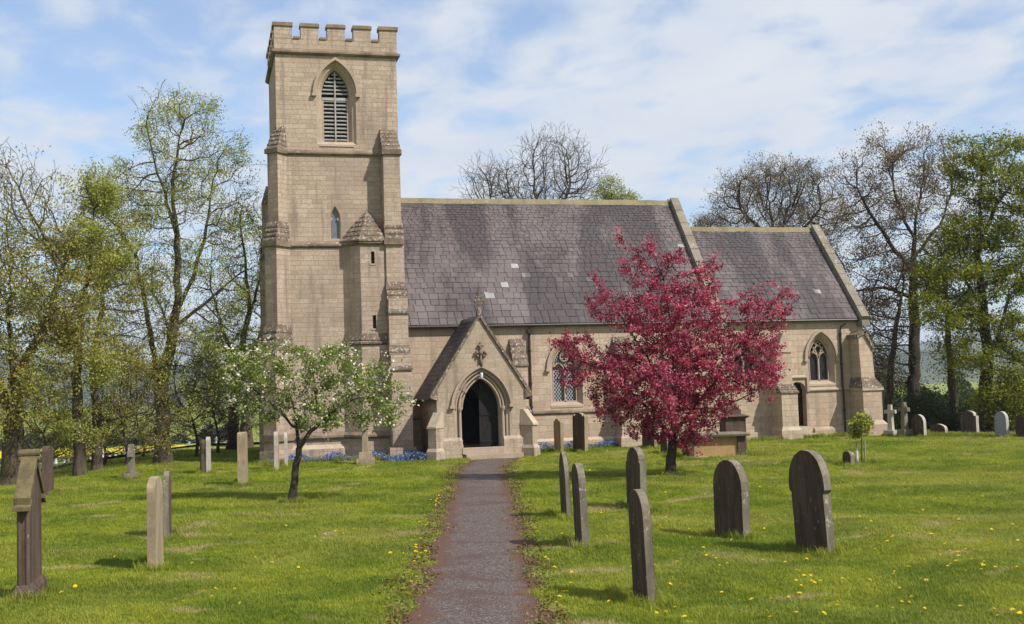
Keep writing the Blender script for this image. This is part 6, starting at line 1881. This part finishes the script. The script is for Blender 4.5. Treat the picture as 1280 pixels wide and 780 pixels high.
def gn_scatter(name, pts, scale, meshes, label, seed=1):
    """one 'stuff' object: tufts instanced on points"""
    me = bpy.data.meshes.new(name)
    me.vertices.add(len(pts)); me.vertices.foreach_set('co', np.ascontiguousarray(pts, dtype=np.float32).ravel())
    a = me.attributes.new('sc', 'FLOAT', 'POINT'); a.data.foreach_set('value', np.ascontiguousarray(scale, dtype=np.float32))
    o = bpy.data.objects.new(name, me); COL.objects.link(o)
    ng = bpy.data.node_groups.new(name+' scatter', 'GeometryNodeTree')
    ng.interface.new_socket('Geometry', in_out='INPUT', socket_type='NodeSocketGeometry'); ng.interface.new_socket('Geometry', in_out='OUTPUT', socket_type='NodeSocketGeometry')
    L = ng.links.new
    gi = ng.nodes.new('NodeGroupInput'); go = ng.nodes.new('NodeGroupOutput')
    inst = ng.nodes.new('GeometryNodeInstanceOnPoints')
    jn = ng.nodes.new('GeometryNodeGeometryToInstance')
    for m_ in meshes:
        src = bpy.data.objects.new(m_.name+' source', m_)
        oi = ng.nodes.new('GeometryNodeObjectInfo'); oi.inputs['Object'].default_value = src
        L(oi.outputs['Geometry'], jn.inputs[0])
    inst.inputs['Pick Instance'].default_value = True
    rv = ng.nodes.new('FunctionNodeRandomValue'); rv.data_type = 'FLOAT'
    rv.inputs[3].default_value = 6.283; rv.inputs[8].default_value = seed
    cx = ng.nodes.new('ShaderNodeCombineXYZ'); L(rv.outputs[1], cx.inputs[2])
    ri = ng.nodes.new('FunctionNodeRandomValue'); ri.data_type = 'INT'; ri.inputs[4].default_value = 0; ri.inputs[5].default_value = len(meshes)-1; ri.inputs[8].default_value = seed+5
    na = ng.nodes.new('GeometryNodeInputNamedAttribute'); na.data_type = 'FLOAT'; na.inputs['Name'].default_value = 'sc'
    L(gi.outputs[0], inst.inputs['Points']); L(jn.outputs[0], inst.inputs['Instance']); L(cx.outputs[0], inst.inputs['Rotation']); L(ri.outputs[2], inst.inputs['Instance Index'])
    L(na.outputs[0], inst.inputs['Scale']); L(inst.outputs[0], go.inputs[0])
    md = o.modifiers.new('scatter', 'NODES'); md.node_group = ng
    o['kind'] = 'stuff'; o['label'] = label
    return o
BUILD = [(-6.6, 17.1, 2.35, 12), (-1.62, 1.7, -0.15, 3.1)]
def lawn_points():
    g = np.random.default_rng(77)
    out, sc = [], []
    Dlist = [(9.5, 17, 520), (17, 23, 330), (23, 31, 190), (31, 40, 110), (40, 52, 60)]
    for d0, d1, dens in Dlist:
        half = 0.55
        n = int(dens*(d1*d1-d0*d0)/2*2*half)
        D = np.sqrt(d0*d0+(d1*d1-d0*d0)*g.random(n)); t = (g.random(n)*2-1)*half
        f2 = np.array([math.sin(PSI), math.cos(PSI)]); r2 = np.array([math.cos(PSI), -math.sin(PSI)])
        xy = CAM[:2]+f2*D[:, None]+r2*(D*t)[:, None]
        x, y = xy[:, 0], xy[:, 1]
        ok = np.ones(n, bool)
        for a, b, c, d in BUILD: ok &= ~((x > a) & (x < b) & (y > c) & (y < d))
        cx, wd = path_center(y)
        edge = wd/2+0.10+0.12*np.sin(y*2.3)+0.1*np.sin(y*5.1+x*3)
        ok &= ~((np.abs(x-cx) < edge*1.02) & (y < -0.4))
        xy = xy[ok]; z = terrain(xy[:, 0], xy[:, 1])
        out.append(np.column_stack([xy, z]))
        s = (0.7+0.5*g.random(len(xy)))*(1.0 if D.mean() < 23 else 1.0)
        wid = {9.5: 1.0, 17: 1.1, 23: 1.3, 31: 1.6, 40: 2.0}[d0]
        clump = 1+0.45*np.clip(np.sin(xy[:, 0]*1.7+1.1*np.sin(xy[:, 1]*0.9))*np.sin(xy[:, 1]*1.9+xy[:, 0]*0.6), 0, 1)
        sc.append(s*wid**0.6*clump)
    return np.concatenate(out), np.concatenate(sc)
tufts = [tuft_mesh('grass tuft', 16, 0.042, 0.075, M['blade'], k, 0.006, 0.9) for k in range(4)]
lp, ls = lawn_points()
gn_scatter('grass', lp, ls, tufts, 'short mown grass of the churchyard', 3)
# long uncut grass round the stones and along the walls
def rough_points():
    g = np.random.default_rng(78); out, sc = [], []
    for o in list(COL.objects):
        if o.parent is None and o.get('category') in ('gravestone', 'grave cross', 'tomb', 'sapling') or (o.parent is None and o.name.startswith(('apple_tree', 'crab_apple_tree'))):
            n = {'tomb': 260}.get(o.get('category'), 95)
            a = g.random(n)*6.283; big = o.get('category') == 'tomb'
            hx_, hy_ = (1.05, 0.65) if big else ((0.16, 0.48) if o['category'] == 'gravestone' else (0.2, 0.2))
            k = 1+0.35*np.abs(g.normal(size=n))
            x = np.sign(np.cos(a))*np.abs(np.cos(a))**0.5*hx_*k; y = np.sign(np.sin(a))*np.abs(np.sin(a))**0.5*hy_*k
            X = o.location.x+x; Y = o.location.y+y
            out.append(np.column_stack([X, Y, terrain(X, Y)])); sc.append(0.5+0.6*g.random(n))
    for (x0, y0, x1, y1, n) in ((2.2, 2.75, 12.3, 2.75, 700), (13.3, 3.2, 15.7, 3.2, 160), (-7.3, 1.6, -3.0, 1.25, 500), (-3.0, 0.95, -1.9, 0.6, 160), (16.9, 1.2, 19.3, -1.6, 300)):
        t = g.random(n); X = x0+(x1-x0)*t+g.normal(size=n)*0.08; Y = y0+(y1-y0)*t-np.abs(g.normal(size=n))*0.18
        out.append(np.column_stack([X, Y, terrain(X, Y)])); sc.append(0.6+0.8*g.random(n))
    return np.concatenate(out), np.concatenate(sc)
rough = [tuft_mesh('long grass tuft', 14, 0.15, 0.06, M['blade'], 20+k, 0.008, 0.6) for k in range(3)]
rp, rs = rough_points()
gn_scatter('grass', rp, rs, rough, 'longer uncut grass round the gravestones and wall feet', 9)
# weeds along both path edges
def verge():
    g = np.random.default_rng(80)
    n = 20000
    y = -2.0-28*g.random(n)**0.85
    cx, wd = path_center(y)
    side = np.where(g.random(n) < 0.55, -1, 1)
    patch = 0.5+0.5*np.sin(y*1.7+side)*np.sin(y*0.63+2*side)
    off = np.where(side < 0, 0.16, 0.08)+np.abs(g.normal(size=n))*0.12*(0.5+patch)*np.where(g.random(n) < 0.5, 1, -1)
    x = cx+side*(wd/2+off*1.0-0.06)
    yy = y-0.22*side*wd*0.5
    keep = g.random(n) < 0.35+0.65*patch
    x, yy = x[keep], yy[keep]; n = len(x)
    C = np.column_stack([x, yy, terrain(x, yy)+0.02+0.045*g.random(n)**1.5])
    V, F = leaf_quads(C, 0.042, g, 1.6, 0.6)
    t = np.clip(0.6*(0.5+0.5*np.sin(x*5+yy*2.3))+0.45*g.random(n)-0.05, 0, 1)
    o = fast_mesh('weeds', V, F, M['weed'], None, t); o['kind'] = 'stuff'; o['label'] = 'low brown and green weeds along both edges of the path'
verge()
# forget-me-nots along the foot of the tower and nave
def flowers():
    g = np.random.default_rng(81); C = []
    for (x0, y0, x1, y1, n, sp_) in ((-6.9, 2.0, -3.2, 1.35, 3600, 0.30), (-3.2, 0.8, -1.85, 0.4, 3000, 0.32), (2.15, 2.7, 5.7, 2.6, 2000, 0.12), (6.5, 2.7, 9.5, 2.6, 700, 0.12)):
        t = g.random(n); x = x0+(x1-x0)*t+g.normal(size=n)*0.05; y = y0+(y1-y0)*t+g.normal(size=n)*sp_
        z = terrain(x, y)+0.03+0.30*g.random(n)*(0.7+0.3*np.sin(x*5))
        C.append(np.column_stack([x, y, z]))
    C = np.concatenate(C); V, F = leaf_quads(C, 0.055, g, 0.8, 0.9)
    o = fast_mesh('flowers', V, F, M['petal_blue'], None, np.clip(0.25+0.85*g.random(len(F)), 0, 1)); o['kind'] = 'stuff'; o['label'] = 'blue forget-me-nots along the foot of the church walls'
flowers()
# dandelions, one by one
def dandelion_mesh():
    m = MB(); g = random.Random(4)
    for ring, (nn, r0, r1, z) in enumerate(((11, 0.004, 0.021, 0.046), (9, 0.003, 0.015, 0.050), (6, 0.0, 0.009, 0.054))):
        for k in range(nn):
            a = 2*math.pi*(k+0.3*ring)/nn; da = 0.26
            m.quad((r0*math.cos(a-da), r0*math.sin(a-da), z), (r1*math.cos(a-da*0.8), r1*math.sin(a-da*0.8), z+0.004), (r1*1.06*math.cos(a+da*0.8), r1*1.06*math.sin(a+da*0.8), z+0.004), (r0*math.cos(a+da), r0*math.sin(a+da), z), 0, g.random())
    m.tube([(0, 0, -0.01), (0.003, 0, 0.025), (0, 0, 0.046)], 0.002, 5, 1)
    return m
dsrc = dandelion_mesh().build('dandelion', [M['dandelion'], M['stem_green']], None)
def place_dandelions():
    g = np.random.default_rng(90); first = True
    spots = []
    def in_px(n, x0, x1, y0, y1, lab, grp, pw=1.0):
        c = 0; centers = [(g.uniform(x0, x1), y0+(y1-y0)*g.random()**pw) for _ in range(max(3, n//5))]
        while c < n:
            if g.random() < 0.55:
                q = centers[g.integers(len(centers))]; px_, py_ = q[0]+g.normal()*14, q[1]+g.normal()*6
            else:
                px_, py_ = g.uniform(x0, x1), y0+(y1-y0)*g.random()**pw
            if not (x0 < px_ < x1 and y0 < py_ < y1): continue
            p = ground_at(px_, py_); cx, wd = path_center(p[1])
            if abs(p[0]-cx) < wd/2+0.12 and 'verge' not in grp: continue
            spots.append((p[0], p[1], lab, grp)); c += 1
    in_px(150, 700, 1280, 640, 779, 'small yellow dandelion in the mown grass right of the path', 'dandelions on the right lawn', 0.75)
    in_px(28, 690, 1280, 560, 655, 'small yellow dandelion in the mown grass right of the path', 'dandelions on the right lawn')
    in_px(42, 5, 560, 600, 779, 'small yellow dandelion in the mown grass left of the path', 'dandelions on the left lawn')
    for k in range(48):
        y = -25.8+g.random()**1.1*14; cx, wd = path_center(y)
        x = cx-wd/2-0.17+g.normal()*0.09
        spots.append((x, y+0.2, 'yellow dandelion in the weedy left edge of the path', 'dandelions in the left path verge'))
    for k in range(16):
        y = -26.0+g.random()*12; cx, wd = path_center(y)
        x = cx+wd/2+0.15+g.normal()*0.09
        spots.append((x, y-0.2, 'yellow dandelion in the weedy right edge of the path', 'dandelions in the right path verge'))
    for x, y, lab, grp in spots:
        o = dsrc if first else dsrc.copy()
        if not first: COL.objects.link(o)
        first = False
        s = g.uniform(0.8, 1.4); o.scale = (s, s, s*g.uniform(0.9, 1.3))
        o.location = (x, y, tz(x, y)); o.rotation_euler = (g.normal()*0.25, g.normal()*0.25, g.uniform(0, 6.28))
        tag(o, lab, 'dandelion', grp)
place_dandelions()

# ------------------------------------------------------------------ haze over the far land
def haze():
    m, nt, out = new_mat('haze')
    v = nd(nt, 'ShaderNodeVolumePrincipled')
    v.inputs['Color'].default_value = (0.80, 0.88, 1.0, 1)
    v.inputs['Density'].default_value = 0.00022
    v.inputs['Anisotropy'].default_value = 0.2
    nt.links.new(v.outputs[0], out.inputs['Volume'])
    mb = MB(); mb.box(-7000, 7000, -7000, 7000, -12.0, 170)
    o = mb.build('haze', m); o['kind'] = 'stuff'; o['label'] = 'thin blue haze over the far land'
haze()
